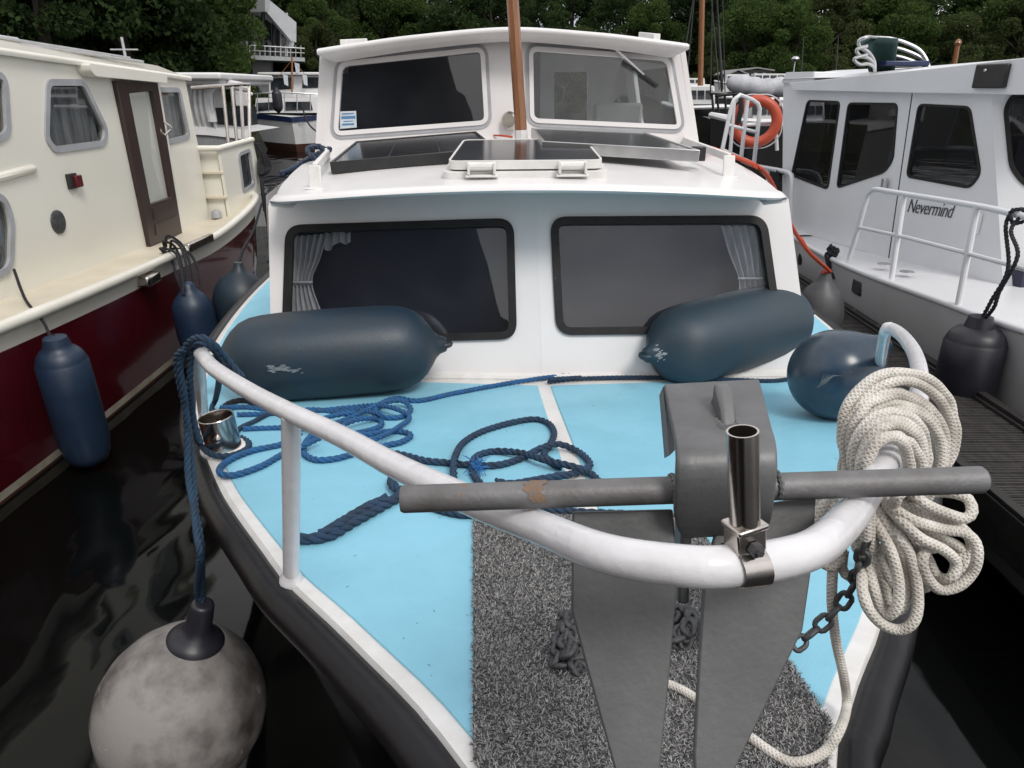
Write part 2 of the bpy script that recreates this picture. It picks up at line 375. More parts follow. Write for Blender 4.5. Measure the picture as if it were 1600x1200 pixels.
def white_rope_mat():
    m = bpy.data.materials.new('white_braided_rope'); m.use_nodes = True; nt = m.node_tree; b = nt.nodes['Principled BSDF']; N = nt.nodes.new; Lk = nt.links.new
    uv = N('ShaderNodeUVMap'); uv.uv_map = 'uv'; sp = N('ShaderNodeSeparateXYZ'); Lk(uv.outputs[0], sp.inputs[0])
    def mth(op, a, c):
        n = N('ShaderNodeMath'); n.operation = op
        for i, q in enumerate((a, c)):
            if hasattr(q, 'is_output'): Lk(q, n.inputs[i])
            elif q is not None: n.inputs[i].default_value = q
        return n.outputs[0]
    u = mth('MULTIPLY', sp.outputs[0], 2 * math.pi * 5); v = mth('MULTIPLY', sp.outputs[1], 2 * math.pi / .0062)
    s1 = mth('SINE', mth('ADD', u, v), None); s2 = mth('SINE', mth('SUBTRACT', u, v), None)
    h = mth('MAXIMUM', s1, s2)
    bp = N('ShaderNodeBump'); bp.inputs['Strength'].default_value = .6; bp.inputs['Distance'].default_value = .0012; Lk(h, bp.inputs['Height']); Lk(bp.outputs[0], b.inputs['Normal'])
    t = N('ShaderNodeTexCoord'); n = N('ShaderNodeTexNoise'); n.inputs['Scale'].default_value = 22; n.inputs['Detail'].default_value = 6; Lk(t.outputs['Object'], n.inputs[0])
    mx = N('ShaderNodeMix'); mx.data_type = 'RGBA'; mx.inputs[6].default_value = (.47, .435, .385, 1); mx.inputs[7].default_value = (.74, .705, .645, 1)
    mr = N('ShaderNodeMapRange'); mr.inputs[1].default_value = .35; mr.inputs[2].default_value = .62; Lk(n.outputs[0], mr.inputs[0]); Lk(mr.outputs[0], mx.inputs[0])
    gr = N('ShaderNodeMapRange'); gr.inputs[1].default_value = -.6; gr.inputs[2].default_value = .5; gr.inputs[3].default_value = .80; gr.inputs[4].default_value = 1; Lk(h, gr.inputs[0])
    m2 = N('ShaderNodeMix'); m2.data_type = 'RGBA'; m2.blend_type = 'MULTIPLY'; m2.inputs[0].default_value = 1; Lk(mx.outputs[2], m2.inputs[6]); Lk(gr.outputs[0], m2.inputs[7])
    Lk(m2.outputs[2], b.inputs['Base Color']); b.inputs['Roughness'].default_value = .75; b.inputs['Sheen Weight'].default_value = .15
    return m
M['rope_white'] = white_rope_mat()

def island_mat(name, stops, rough=.8, noise=None, trans=0.0):
    """each small loose piece of the mesh gets its own shade"""
    m = bpy.data.materials.new(name); m.use_nodes = True; nt = m.node_tree; b = nt.nodes['Principled BSDF']; N = nt.nodes.new; Lk = nt.links.new
    g = N('ShaderNodeNewGeometry'); r = N('ShaderNodeValToRGB'); e = r.color_ramp.elements
    e[0].position, e[0].color = stops[0][0], (*stops[0][1], 1); e[1].position, e[1].color = stops[-1][0], (*stops[-1][1], 1)
    for p, c in stops[1:-1]: q = e.new(p); q.color = (*c, 1)
    Lk(g.outputs['Random Per Island'], r.inputs[0]); cs = r.outputs[0]
    if noise:
        t = N('ShaderNodeTexCoord'); n = N('ShaderNodeTexNoise'); n.inputs['Scale'].default_value = noise[0]; n.inputs['Detail'].default_value = 3; Lk(t.outputs['Object'], n.inputs[0])
        mr = N('ShaderNodeMapRange'); mr.inputs[1].default_value = .35; mr.inputs[2].default_value = .65; mr.inputs[3].default_value = noise[1]; mr.inputs[4].default_value = noise[2]; Lk(n.outputs[0], mr.inputs[0])
        mx = N('ShaderNodeMix'); mx.data_type = 'RGBA'; mx.blend_type = 'MULTIPLY'; mx.inputs[0].default_value = 1; Lk(cs, mx.inputs[6]); Lk(mr.outputs[0], mx.inputs[7]); cs = mx.outputs[2]
    oi = N('ShaderNodeObjectInfo')
    Lk(cs, b.inputs['Base Color']); b.inputs['Roughness'].default_value = rough; b.inputs['Specular IOR Level'].default_value = .12
    if trans:
        tr = N('ShaderNodeBsdfTranslucent'); Lk(cs, tr.inputs[0]); ms = N('ShaderNodeMixShader'); ms.inputs[0].default_value = trans
        Lk(b.outputs[0], ms.inputs[1]); Lk(tr.outputs[0], ms.inputs[2]); Lk(ms.outputs[0], nt.nodes['Material Output'].inputs[0])
    return m
M['tuft'] = island_mat('grey_shag_pile', [(0, (.028, .028, .030)), (.30, (.07, .07, .072)), (.6, (.23, .228, .225)), (1, (.40, .395, .385))], .9)
M['leaf'] = [island_mat('dark_foliage', [(0, (.030, .053, .021)), (.6, (.048, .083, .029)), (1, (.072, .112, .038))], .8, (.5, .6, 1.3), .55),
             island_mat('mid_foliage', [(0, (.044, .073, .023)), (.6, (.068, .114, .031)), (1, (.10, .150, .042))], .8, (.5, .6, 1.3), .55),
             island_mat('olive_foliage', [(0, (.046, .064, .024)), (.6, (.072, .094, .034)), (1, (.102, .124, .046))], .8, (.5, .6, 1.3), .55)]

def water_mat():
    m = bpy.data.materials.new('dark_harbour_water'); m.use_nodes = True; nt = m.node_tree; b = nt.nodes['Principled BSDF']; N = nt.nodes.new; Lk = nt.links.new
    b.inputs['Base Color'].default_value = (.0025, .003, .0028, 1); b.inputs['Roughness'].default_value = .045; b.inputs['IOR'].default_value = 1.33
    t = N('ShaderNodeTexCoord'); mpn = N('ShaderNodeMapping'); mpn.inputs['Scale'].default_value = (1, .55, 1); Lk(t.outputs['Object'], mpn.inputs[0])
    n = N('ShaderNodeTexNoise'); n.inputs['Scale'].default_value = 1.15; n.inputs['Detail'].default_value = 1; n.inputs['Distortion'].default_value = 1.2; Lk(mpn.outputs[0], n.inputs[0])
    n2 = N('ShaderNodeTexNoise'); n2.inputs['Scale'].default_value = 7; n2.inputs['Detail'].default_value = 2; Lk(mpn.outputs[0], n2.inputs[0])
    ad = N('ShaderNodeMath'); ad.operation = 'MULTIPLY_ADD'; ad.inputs[1].default_value = .03; Lk(n2.outputs[0], ad.inputs[0]); Lk(n.outputs[0], ad.inputs[2])
    bp = N('ShaderNodeBump'); bp.inputs['Strength'].default_value = .38; bp.inputs['Distance'].default_value = .06; Lk(ad.outputs[0], bp.inputs['Height']); Lk(bp.outputs[0], b.inputs['Normal'])
    return m
M['water'] = water_mat()

# ------------------------------------------------------------ setting: water, bank, hill
mb = MB(); mb.add([(-400, -200, 0), (400, -200, 0), (400, 500, 0), (-400, 500, 0)], [(0, 1, 2, 3)])
tag(obj('water', mb, M['water']), 'dark still harbour water between the moored boats', kind='structure')
def hill_z(x, y):
    sh = 58 - .002 * (x - 10) ** 2 * (1 if x < 10 else .3)
    if x < -8: sh = min(sh, max(20, 46 + (x + 8.5) * 4.4))
    d = y - sh
    return -1 + min(max(d, 0) * .9, 1.9) + min(max(d - 3, 0) * .36, 6.0 if x > -6 else 1.2) + .35 * math.sin(x * .31) * math.cos(y * .23)
rows = []
for i in range(36):
    y = 16 + i * 2.9
    rows.append([(x, y, hill_z(x, y)) for x in np.linspace(-90, 110, 110)])
mb = MB(); mb.grid(rows); tag(obj('hillside', mb, M['soil'], sharp=180), 'wooded hillside rising behind the marina', kind='structure')

# ------------------------------------------------------------ trees
def crown_mesh(seed, h, r, nblob, per, leaf, mat, base=.22):
    g = np.random.default_rng(seed); Q = []
    for b in range(nblob):
        u = g.uniform(base, 1); rad = r * math.sin(math.pi * min(.98, (u - base) / (1 - base) * .82 + .14)) ** .7
        a = g.uniform(0, 2 * math.pi); q = rad * math.sqrt(g.uniform(.15, 1))
        c = A3([q * math.cos(a), q * math.sin(a), h * u * .93]); br = r * g.uniform(.2, .36)
        d = g.normal(size=(per, 3)); d /= np.linalg.norm(d, axis=1, keepdims=True)
        Q.append(c + d * (br * g.uniform(.55, 1.06, (per, 1)) ** .6) * A3([1, 1, .75]))
    P = np.concatenate(Q); n = len(P)
    a = g.normal(size=(n, 3)); a /= np.linalg.norm(a, axis=1, keepdims=True); b = np.cross(a, g.normal(size=(n, 3))); b /= np.linalg.norm(b, axis=1, keepdims=True)
    s = leaf * g.uniform(.6, 1.3, (n, 1)); V = np.stack([P - a * s, P + b * s * .6, P + a * s, P - b * s * .6], 1).reshape(-1, 3)
    me = bpy.data.meshes.new('crown'); me.vertices.add(4 * n); me.vertices.foreach_set('co', V.ravel())
    me.loops.add(4 * n); me.loops.foreach_set('vertex_index', np.arange(4 * n, dtype=np.int32)); me.polygons.add(n)
    me.polygons.foreach_set('loop_start', np.arange(n, dtype=np.int32) * 4); me.polygons.foreach_set('loop_total', np.full(n, 4, dtype=np.int32))
    me.materials.append(mat); me.update(calc_edges=True); me.validate(); return me
def trunk_mesh(seed, h):
    g = np.random.default_rng(seed); mb = MB()
    P = [A3([g.normal() * .06 * i, g.normal() * .06 * i, h * .78 * i / 5]) for i in range(6)]; P[0][2] = -.6
    mb.tube(P, [.26, .21, .18, .13, .09, .03], 8)
    for k in range(7):
        i = g.uniform(1.4, 4); p = P[int(i)]; a = g.uniform(0, 6.28); ln = g.uniform(1.2, 2.6)
        mb.tube([p, p + A3([math.cos(a) * ln * .5, math.sin(a) * ln * .5, ln * .45]), p + A3([math.cos(a) * ln, math.sin(a) * ln, ln * .8])], [.09, .06, .02], 6)
    return mb
PROTO = []
for i, (h, r, nb, per, lf, mi, bs) in enumerate([(9, 3.1, 60, 420, .095, 0, .10), (10.5, 3.4, 70, 420, .10, 0, .09), (8, 3.0, 56, 420, .09, 1, .08), (7, 2.6, 50, 400, .085, 2, .08), (11, 3.6, 74, 420, .10, 1, .09), (4.4, 1.9, 34, 360, .08, 2, .03)]):
    me = crown_mesh(40 + i, h, r, nb, per, lf, M['leaf'][mi], bs); tm = trunk_mesh(80 + i, h); PROTO.append((me, tm, h))
KIND = ['dark broadleaf tree', 'tall dark broadleaf tree', 'mid green rounded tree', 'olive green tree', 'tall green tree', 'low olive green bush']
TRUNK = []
def tree(k, x, y, sc, label, group='trees on the far bank'):
    me, tm, h = PROTO[k]
    z = hill_z(x, y) if y > 16 else 0
    t = thing('shrub' if k == 5 else 'broadleaf_tree', label, 'shrub' if k == 5 else 'tree', (x, y, max(z, .3)), group)
    if len(TRUNK) <= k: pass
    c = bpy.data.objects.new('crown', me); col.objects.link(c); c.parent = t
    tr = TR.get(k)
    if tr is None:
        tr = obj('trunk', tm, M['bark'], None); TR[k] = tr; tr.parent = t
    else:
        tr = tr.copy(); col.objects.link(tr); tr.parent = t
    t.scale = (sc, sc, sc * rng.uniform(.9, 1.12)); t.rotation_euler.z = rng.uniform(0, 6.28)
    return t
TR = {}
def px_x(px, y): return (px - 800) / FPX * (y * math.cos(PITCH) + .3)
GL = 'trees of the dark wood above the left cruiser'
k_ = 0
for px, y, k, sc in [(-60, 27, 1, 1.0), (20, 30, 0, 1.05), (95, 26, 1, .95), (150, 33, 0, 1.1), (210, 28, 1, 1.0), (265, 31, 2, 1.1), (300, 35, 4, 1.0), (325, 31, 2, .8), (55, 38, 4, 1.2), (180, 40, 1, 1.3), (300, 43, 4, 1.2), (345, 46, 1, 1.0)]:
    tree(k, px_x(px, y), y, sc, 'tree of the dense dark wood above the cream cruiser roof', GL)
GM = 'trees of the wood behind the wheelhouse'
for px, y, k, sc in [(300, 58, 1, 1.3), (350, 60, 4, 1.3), (400, 58, 1, 1.35), (440, 62, 0, 1.3), (490, 60, 4, 1.2), (380, 52, 0, .9), (438, 50, 2, .9), (478, 49, 0, .95), (505, 47, 2, .7), (455, 60, 2, 1.0), (505, 57, 3, 1.0), (560, 62, 1, 1.0), (610, 60, 2, 1.1), (660, 64, 0, 1.1), (720, 60, 1, .9), (770, 63, 0, 1.0), (470, 68, 4, 1.2), (580, 70, 1, 1.3), (690, 70, 4, 1.3), (790, 72, 0, 1.2)]:
    tree(k, px_x(px, y), y, sc, 'tree of the wood seen above the wheelhouse roof left of its mast', GM)
GC = 'trees of the dark wood right of the mast'
for px, y, k, sc in [(850, 64, 0, .8), (905, 62, 3, .85), (960, 66, 0, .85), (1010, 62, 2, .85), (1060, 65, 0, 1.0), (890, 74, 1, .95), (980, 76, 0, 1.15), (1070, 74, 1, 1.2), (830, 78, 1, 1.2), (930, 80, 0, 1.0)]:
    tree(k, px_x(px, y), y, sc, 'tree of the wood between the mast and the wheelhouse right edge', GC)
tree(2, px_x(1155, 54), 54, .95, 'large rounded green tree right of the distant orange mast')
tree(2, px_x(1232, 52), 52, .85, 'rounded yellowish green tree left of the roof chair')
GRr = 'trees of the wood above the white cruiser'
for px, y, k, sc in [(1100, 64, 1, 1.0), (1195, 64, 0, 1.1), (1270, 57, 3, 1.2), (1320, 60, 3, 1.1), (1375, 57, 2, 1.0), (1420, 62, 0, 1.1), (1470, 57, 3, 1.05), (1525, 60, 2, 1.1), (1580, 57, 3, 1.1), (1640, 58, 2, 1.1), (1280, 70, 1, 1.2), (1350, 72, 0, 1.25), (1430, 74, 1, 1.1), (1540, 72, 0, 1.1), (1610, 72, 1, 1.2), (1150, 72, 1, 1.2), (1220, 76, 0, 1.2)]:
    tree(k, px_x(px, y), y, sc, 'tree of the olive and dark wood above the white cruiser', GRr)
GS = 'low bushes along the far bank'
for px, y, sc in [(378, 44, .8), (395, 47, .9), (412, 48, .9), (432, 47, .8), (455, 46, .8), (482, 45, .8), (505, 44, .7), (480, 54, .9), (540, 55, .8), (620, 56, .8), (700, 56, .9), (880, 58, .8), (970, 57, .8), (1110, 53, .8), (1190, 51, .7), (1290, 53, .9), (1400, 54, .9), (1500, 53, .9), (1590, 54, .9)]:
    tree(5, px_x(px, y), y, sc, 'low olive bush at the foot of the far wood', GS)
rows = []  # unseen slope added so the left windows reflect something dark
for y in np.linspace(-17, -60, 18):
    r = []
    for x in np.linspace(-60, 2.5, 190):
        k = min(1, max(0, (-17 - y) / 7)); e = min(1, max(0, (.6 - x) / 6.0)) ** .75 + (.05 * abs(math.sin(x * 1.3 + .4)) + .03 * abs(math.sin(x * 2.9 + 1))) * min(1, max(0, .6 - x))
        r.append((x, y, -1 + 20 * k * e * 1.0))
    rows.append(r)
mb = MB(); mb.grid(rows); tag(obj('added_reflection_slope', mb, M['soil'], sharp=180), 'unseen dark slope added behind the camera to darken the left window reflections', kind='structure')

# ============================================================ the motor cruiser in the middle
HB = [(.47, .0), (.485, .08), (.52, .14), (.58, .195), (.66, .245), (.77, .305), (.9, .385), (1.02, .475), (1.15, .575), (1.3, .695), (1.45, .79), (1.58, .872), (1.76, .98), (1.97, 1.088), (2.25, 1.225), (2.5, 1.33), (3, 1.50), (3.5, 1.61), (4.2, 1.69), (5, 1.72), (6.5, 1.70), (8, 1.6), (9.2, 1.4)]
def hbE(Y): return float(np.interp(Y, [q[0] for q in HB], [q[1] for q in HB]))
ST = sorted(set([q[0] for q in HB] + list(np.round(np.concatenate([np.arange(.6, 3, .06), np.arange(3, 9.2, .25)]), 3))))
_sm = smooth_path([(q[1], q[0], 0) for q in HB], .02)
def hbE(Y): return float(np.interp(Y, _sm[:, 1], _sm[:, 0]))
def hbS(Y, s):   # the starboard bow is a little finer
    return hbE(Y) * (float(np.interp(Y, [.5, .82, .9, 1.1, 1.3, 1.7, 2.2], [.72, .72, .79, .85, .855, .93, 1])) if s > 0 else 1.0)
boat = thing('motor_cruiser', 'white motor cruiser with pale blue foredeck, black rubber rim and wooden mast', 'boat', (.08, 4.2, 0))
def edge(Y, side, inn=0.0, dz=0.0): return A3([axis(Y) + side * max(hbE(Y) - inn, 0.0), Y, deckz(Y) + dz])

# hull: black flared sides with a stem
mb = MB(); rows = []
lev = [(0, .995, .0), (.10, .965, .015), (.3, .88, .05), (.55, .78, .12), (.85, .69, .20), (1.15, .62, .28)]
seq = [(Y, -1) for Y in reversed(ST)] + [(Y, 1) for Y in ST]
for f, k, rake in lev:
    r = []
    for Y, s in seq:
        z = (deckz(Y) - .03) * (1 - f); yy = Y + rake * max(0, (1.6 - Y) / 1.1) ** 1.5
        r.append((axis(Y) + s * (hbS(Y, s) + .02) * k, yy, z))
    rows.append(r)
mb.grid(rows)
obj('hull', mb, M['hull_black'], boat, sharp=60)
# rubber rubbing strake: one half round band all the way round
def strake_path(o, dz):
    out_ = []
    for side, YS in ((-1, list(reversed(ST))), (1, ST)):
        for Y in YS:
            e = .01; dx = (hbS(Y + e, side) - hbS(Y - e, side)) / (2 * e) if Y > .5 else 4
            n = A3([1, -dx]); n /= np.linalg.norm(n)
            out_.append(A3([axis(Y) + side * (hbS(Y, side) + o * n[0]), Y + o * n[1], deckz(Y) + dz]))
    return smooth_path(out_[::1], .05)
mb = MB(); mb.tube(strake_path(.028, -.042), .037, 14)
obj('rubbing_strake', mb, M['rub'], boat, sharp=60)
# white margin deck, then the two blue panels
mb = MB(); rows = []
for Y in ST: rows.append([tuple(edge(Y, s * t_, 0, .0) if False else A3([axis(Y) + t_ * (hbS(Y, t_) + .004), Y, deckz(Y) - .004 - .012 * (abs(t_) > .99)])) for t_ in (-1, -.985, -.5, 0, .5, .985, 1) for s in (1,)])
mb.grid(rows); obj('deck', mb, M['white_worn'], boat)
for s in (-1, 1):
    mb = MB(); top = []
    YS = [Y for Y in ST if Y > .6 and Y < 8]
    for Y in YS:
        dx = (hbS(Y + .01, s) - hbS(Y - .01, s)) / .02; m_ = .034 * math.sqrt(1 + dx * dx)
        h_ = max(hbS(Y, s) - m_, .03)
        inn = .026 if Y < 2.93 else min(1.235, .026 + (Y - 2.93) * 60)
        h_ = max(h_, inn + .001)
        top.append([A3([axis(Y) + s * (inn + (h_ - inn) * t_), Y, deckz(Y) + .0005 - .004 * (t_ in (0, 1))]) for t_ in (0, .004, .5, .996, 1)])
    mb.grid(top); obj('deck_panel', mb, M['deck'], boat)

# ---- cabin trunk
def cab_front(hb): return 2.955 + .03 * (abs(hb) / 1.15) ** 2
cb = [DK(400, 600), DK(850, 588), DK(1262, 575)]
yb = 2.985
pB = [A3([axis(yb) + h_, yb + .035 * abs(h_), deckz(yb) + .0]) for h_ in (-1.19, 0, 1.19)]
LEAN = .26
topz = [CAMZ - .475, CAMZ - .39, CAMZ - .445]
pT = [A3([axis(yb) + h_, yb + LEAN + .035 * abs(h_), z]) for h_, z in zip((-1.19, -.03, 1.07), topz)]
PLF = [Plane(pB[1], pB[0] - pB[1], pT[1] - pB[1]), Plane(pB[1], pB[2] - pB[1], pT[1] - pB[1])]
fw = [[(447, 352), (803, 341), (808, 530), (441, 540)], [(859, 339), (1196, 337), (1222, 520), (869, 524)]]
glo, gli = [], []
for s in (0, 1):
    pl = PLF[s]
    b = lambda q: ((q - pl.o).dot(pl.u), (q - pl.o).dot(pl.v))
    eB, eT = (pB[0], pT[0]) if s == 0 else (pB[2], pT[2])
    o2 = pl.poly(fw[s]); hole = rround(o2, .075, 8)
    body = [b(pB[1]), b(eB), b(eT), b(pT[1])]
    body[1] = (body[1][0], body[1][1] - .02); body[0] = (0, -.02)
    mb = MB(); mb.plate(pl, body, [inset(hole, -.012)], -.03, 0)
    obj('cabin_front', mb, M['white'], boat)
    mb = MB(); gl_ = inset(hole, -.032); mb.plate(pl, gl_, (), -.016, -.011)
    win = obj('front_window', mb, M['glass'], boat); win['label'] = 'broad front window with curtain drawn to its outer side'
    mb = MB(); mb.plate(pl, hole, [inset(hole, -.034)], -.014, .014); obj('window_gasket', mb, M['gasket'], win, bevel=.006)
    # curtain gathered to the outer side, with pleats
    cp = ([(455, 372), (500, 362), (493, 430), (486, 440), (505, 495), (500, 540), (452, 540)] if s == 0 else
          [(1135, 352), (1208, 352), (1222, 500), (1165, 500), (1158, 440), (1152, 420)])
    mb = MB(); rows = []
    if s == 0: lft = [(452, 366), (452, 405), (451, 440), (449, 490), (447, 540)]; rgt = [(508, 362), (494, 405), (482, 440), (498, 490), (512, 540)]
    else: lft = [(1132, 350), (1145, 395), (1160, 434), (1158, 470), (1148, 510)]; rgt = [(1200, 350), (1206, 395), (1205, 434), (1212, 470), (1220, 510)]
    for a, c in zip(smooth_path([(*q, 0) for q in lft], 10), smooth_path([(*q, 0) for q in rgt], 10)):
        rows.append([pl.P(a[0] + (c[0] - a[0]) * t_, a[1] + (c[1] - a[1]) * t_, -.06 + .014 * math.sin(t_ * 34 + s)) for t_ in np.linspace(0, 1, 42)])
    mb.grid(rows); obj('curtain', mb, M['curtain'], win, sharp=80)
    mb = MB()
    tb = [(449, 440), (484, 440)] if s == 0 else [(1158, 434), (1207, 434)]
    mb.tube([pl.P(*tb[0], -.04), pl.P(*tb[1], -.04)], .006, 6); obj('curtain_tie', mb, M['curtain'], win)
    if s == 0:
        rows = [[pl.P(500 + 42 * t_, 357 + 4 * math.sin(t_ * 9) + k * (30 - 14 * t_), -.065 + .012 * math.sin(t_ * 22)) for t_ in np.linspace(0, 1, 22)] for k in (0, .5, 1)]
        mb = MB(); mb.grid(rows); obj('pelmet', mb, M['curtain'], win, sharp=80)
# crease strip, side walls, dark box standing in for the shaded room
sec = []
for s in (-1, 1):
    mb = MB(); rows = []
    for Y in np.linspace(yb + .042, 6.3, 8):
        zt = CAMZ - roofdrop(1.05, Y) - .03
        yt = Y + (LEAN + .0) * max(0, 1 - (Y - yb - .04) / 1.5); h9 = 1.19 if s < 0 else 1.07
        rows.append([A3([axis(Y) + s * 1.19, Y, deckz(Y) - .01]), A3([axis(Y) + s * (1.19 + h9) / 2, (Y + yt) / 2, (deckz(Y) + zt) / 2]), A3([axis(yt) + s * h9, yt, zt])])
    mb.grid(rows); obj('cabin_side', mb, M['white'], boat)
mb = MB(); mb.box((axis(4.2), 4.45, 1.30), (2.05, 2.3, .62)); room = obj('dark_pane_backing', mb, M['dark'], boat)
# coving at the cabin foot
mb = MB(); mb.tube([pB[0] + A3([0, -.004, .004]), pB[1] + A3([0, -.004, .004]), pB[2] + A3([0, -.004, .004])], .017, 8); obj('coving', mb, M['white_worn'], boat)

# ---- cabin roof with rounded lip
def roof_w(Y):  # half width
    return 1.125 + .05 * max(0, Y - 2.95)
def roof_t(t_, Y):  # the boat lists a little, so the right half reads narrower at the lip
    return t_ if t_ < 0 else t_ * (.875 + .06 * min(1, max(0, (Y - 2.95) / 1.7)))
def roof_row(Y, w_, dz, front=0):
    return [A3([axis(Y) + roof_t(t_, Y) * w_, Y + front * (.075 * t_ * t_ + .10 * abs(t_) ** 16), CAMZ - roofdrop(roof_t(t_, Y) * 1.05 * w_ / roof_w(max(Y, 2.95)), max(Y, 2.95)) + dz]) for t_ in np.sin(np.linspace(-1, 1, 49) * math.pi / 2)]
mb = MB(); rows = []
Yf = 2.90
rows.append(roof_row(Yf + .06, roof_w(2.95) - .05, -.036, 1))
rows.append(roof_row(Yf + .012, roof_w(2.95) - .012, -.030, 1))
rows.append(roof_row(Yf, roof_w(2.95), -.019, 1)); rows.append(roof_row(Yf + .004, roof_w(2.95) - .003, -.012, 1)); rows.append(roof_row(Yf + .022, roof_w(2.95) - .012, -.002, 1)); rows.append(roof_row(Yf + .06, roof_w(2.95) - .02, 0, 1))
for Y in (3.1, 3.3, 3.6, 4.0, 4.4, 4.8): rows.append(roof_row(Y, roof_w(Y) - .02, 0, max(0, 1 - (Y - 2.9) / .5)))
mb.grid(rows)
for s in (0, -1):   # side lips
    rr = []
    sg = -1 if s == 0 else 1
    for row, Y in zip(rows[2:], (2.9, 2.904, 2.922, 2.96, 3.1, 3.3, 3.6, 4.0, 4.4, 4.8)):
        q = row[s]; rr.append([q, q + A3([sg * .008, 0, -.008]), q + A3([sg * .002, 0, -.022]), q + A3([-sg * .09, 0, -.032])])
    mb.grid(rr)
roof = obj('cabin_roof', mb, M['white_roof'], boat, sharp=60)

# ---- hatch
def RFq(pts, off): return [RF(*p, off) for p in pts]
hq = [RF(700, 268, .03), RF(942, 266, .03), RF(925, 232, .03), RF(707, 236, .03)]
hpl = Plane(hq[0], hq[1] - hq[0], hq[3] - hq[0])
ho = [((q - hpl.o).dot(hpl.u), (q - hpl.o).dot(hpl.v)) for q in hq]
ho = [(ho[0][0], 0), (ho[1][0], 0), (ho[1][0] - .01, ho[2][1] + .02), (ho[0][0] + .02, ho[2][1] + .02)]
mb = MB(); mb.plate(hpl, rround(inset(ho, .03), .05), (), -.05, .0); hatch = obj('hatch', mb, M['white_worn'], boat, bevel=.006); hatch['label'] = 'roof hatch with smoked glass lid and two hinges'
mb = MB(); mb.plate(hpl, rround(ho, .05), [rround(inset(ho, -.012), .042)], .006, .042); obj('hatch_frame', mb, M['white_worn'], hatch, bevel=.008)
mb = MB(); mb.plate(hpl, rround(inset(ho, -.010), .042), (), .02, .040); obj('hatch_pane', mb, M['solar'], hatch)
for fx in (.22, .8):
    mb = MB(); c = ho[0][0] + (ho[1][0] - ho[0][0]) * fx
    for k in (-.052, .052): mb.box(hpl.at((c + k, -.035), .018), (.010, .05, .045), M=(hpl.u, hpl.v, hpl.n))
    mb.tube([hpl.at((c - .05, -.03), .024), hpl.at((c + .05, -.03), .024)], .017, 10)
    mb.box(hpl.at((c, -.03), -.012), (.13, .055, .008), M=(hpl.u, hpl.v, hpl.n))
    obj('hinge', mb, M['white_worn'], hatch, bevel=.002)

# ---- grab rails on the roof
for foot, top, far in (((493, 296), (487, 271), (512, 240)), ((1138, 278), (1133, 255), (1069, 220))):
    a = RF(*foot); b_ = a + A3([0, .02, .085]); c = RF(*far, .085)
    mb = MB(); mb.box(a + A3([0, 0, .004]), (.085, .035, .008)); mb.bar(a, b_ + A3([0, 0, .008]), .05, .012, (0, 1, 0)); mb.bar(b_, c, .02, .034)
    mb.bar(RF(*far, 0.0), c, .05, .012, (0, 1, 0)); obj('grab_rail', mb, M['white_worn'], boat, bevel=.004)

# ---- mast
mbs = RF(815, 234, .0); mtop = PY(797, -60, mbs[1] + .02); mkn = PY(814, 203, mbs[1]); m2 = PY(811, 140, mbs[1] + .005)
mb = MB(); mb.tube([mbs + A3([0, 0, -.02]), mkn], .034, 8); mast_foot = obj('mast_foot', mb, M['white'], boat, sharp=30); mast_foot['label'] = 'white painted foot of the wooden mast'
mb = MB(); mb.tube([mkn, mkn * .4 + mtop * .6, mtop], [.0305, .030, .029], 8)
mast = obj('mast', mb, M['varnish'], boat, sharp=30)
# horn beside the mast foot, on the wheelhouse wall
# ---- wheelhouse
yw = 4.62
wb = [PY(497, 232, yw), PY(1092, 226, yw + .0)]
wt = [PY(508, 82, yw + .10), PY(1062, 74, yw + .10)]
zc = CAMZ - .26
wb[0][2] = wb[1][2] = CAMZ - .42
PW = Plane(wb[0], wb[1] - wb[0], (wt[0] + wt[1]) / 2 - (wb[0] + wb[1]) / 2)
b2 = lambda q: ((q - PW.o).dot(PW.u), (q - PW.o).dot(PW.v))
body = [b2(wb[0]), b2(wb[1]), b2(wt[1]), PW.px(935, 56), PW.px(795, 52), PW.px(650, 58), b2(wt[0])]
wl = rround(PW.poly([(529, 97), (757, 73), (764, 195), (521, 213)]), .06, 8)
wr = rround(PW.poly([(826, 72), (1046, 88), (1066, 203), (828, 192)]), .06, 8)
mb = MB(); mb.plate(PW, body, [inset(wl, -.008), inset(wr, -.008)], -.03, 0); wh = obj('wheelhouse_front', mb, M['white'], boat)
for i, q in enumerate((wl, wr)):
    mb = MB(); mb.plate(PW, inset(q, -.024), (), -.014, -.009); win = obj('windscreen', mb, M['glass_w'] if i else M['glass'], boat)
    win['label'] = 'hazy grey windscreen with wiper' if i else 'dark windscreen with small white sticker'
    mb = MB(); mb.plate(PW, inset(q, .020), [inset(q, -.006)], -.002, .007); obj('window_gasket', mb, M['gasket_grey'], win)
    mb = MB(); mb.plate(PW, q, [inset(q, -.026)], -.012, .014); obj('window_frame', mb, M['cream_white'] if False else M['white'], win, bevel=.005)
    if i == 0:
        st = PW.poly([(531, 174), (556, 173), (557, 199), (531, 201)]); mb = MB(); mb.plate(PW, st, (), -.008, -.006); sk = obj('sticker', mb, M['paper'], win)
        mb = MB()
        for y0, y1, x0, x1, in ((177, 179, 534, 552), (181.5, 186, 533, 555), (189, 190.5, 536, 551), (193, 196, 534, 553)): mb.plate(PW, PW.poly([(x0, y0), (x1, y0 - .8), (x1, y1 - .8), (x0, y1)]), (), -.0058, -.005)
        obj('sticker_print', mb, M['blueprint'], win)
    else:
        a = PW.P(939, 60, .05); b_ = PW.P(1005, 118, .03); c = PW.P(1027, 135, .02); d = PW.P(972, 97, .02)
        mb = MB(); mb.tube([PW.P(936, 60, 0), a, b_], [.014, .011, .006], 8); wp = obj('wiper', mb, M['alu'], boat)
        mb = MB(); mb.bar(d, c, .012, .02, PW.n); obj('wiper_blade', mb, M['blackplastic'], wp)
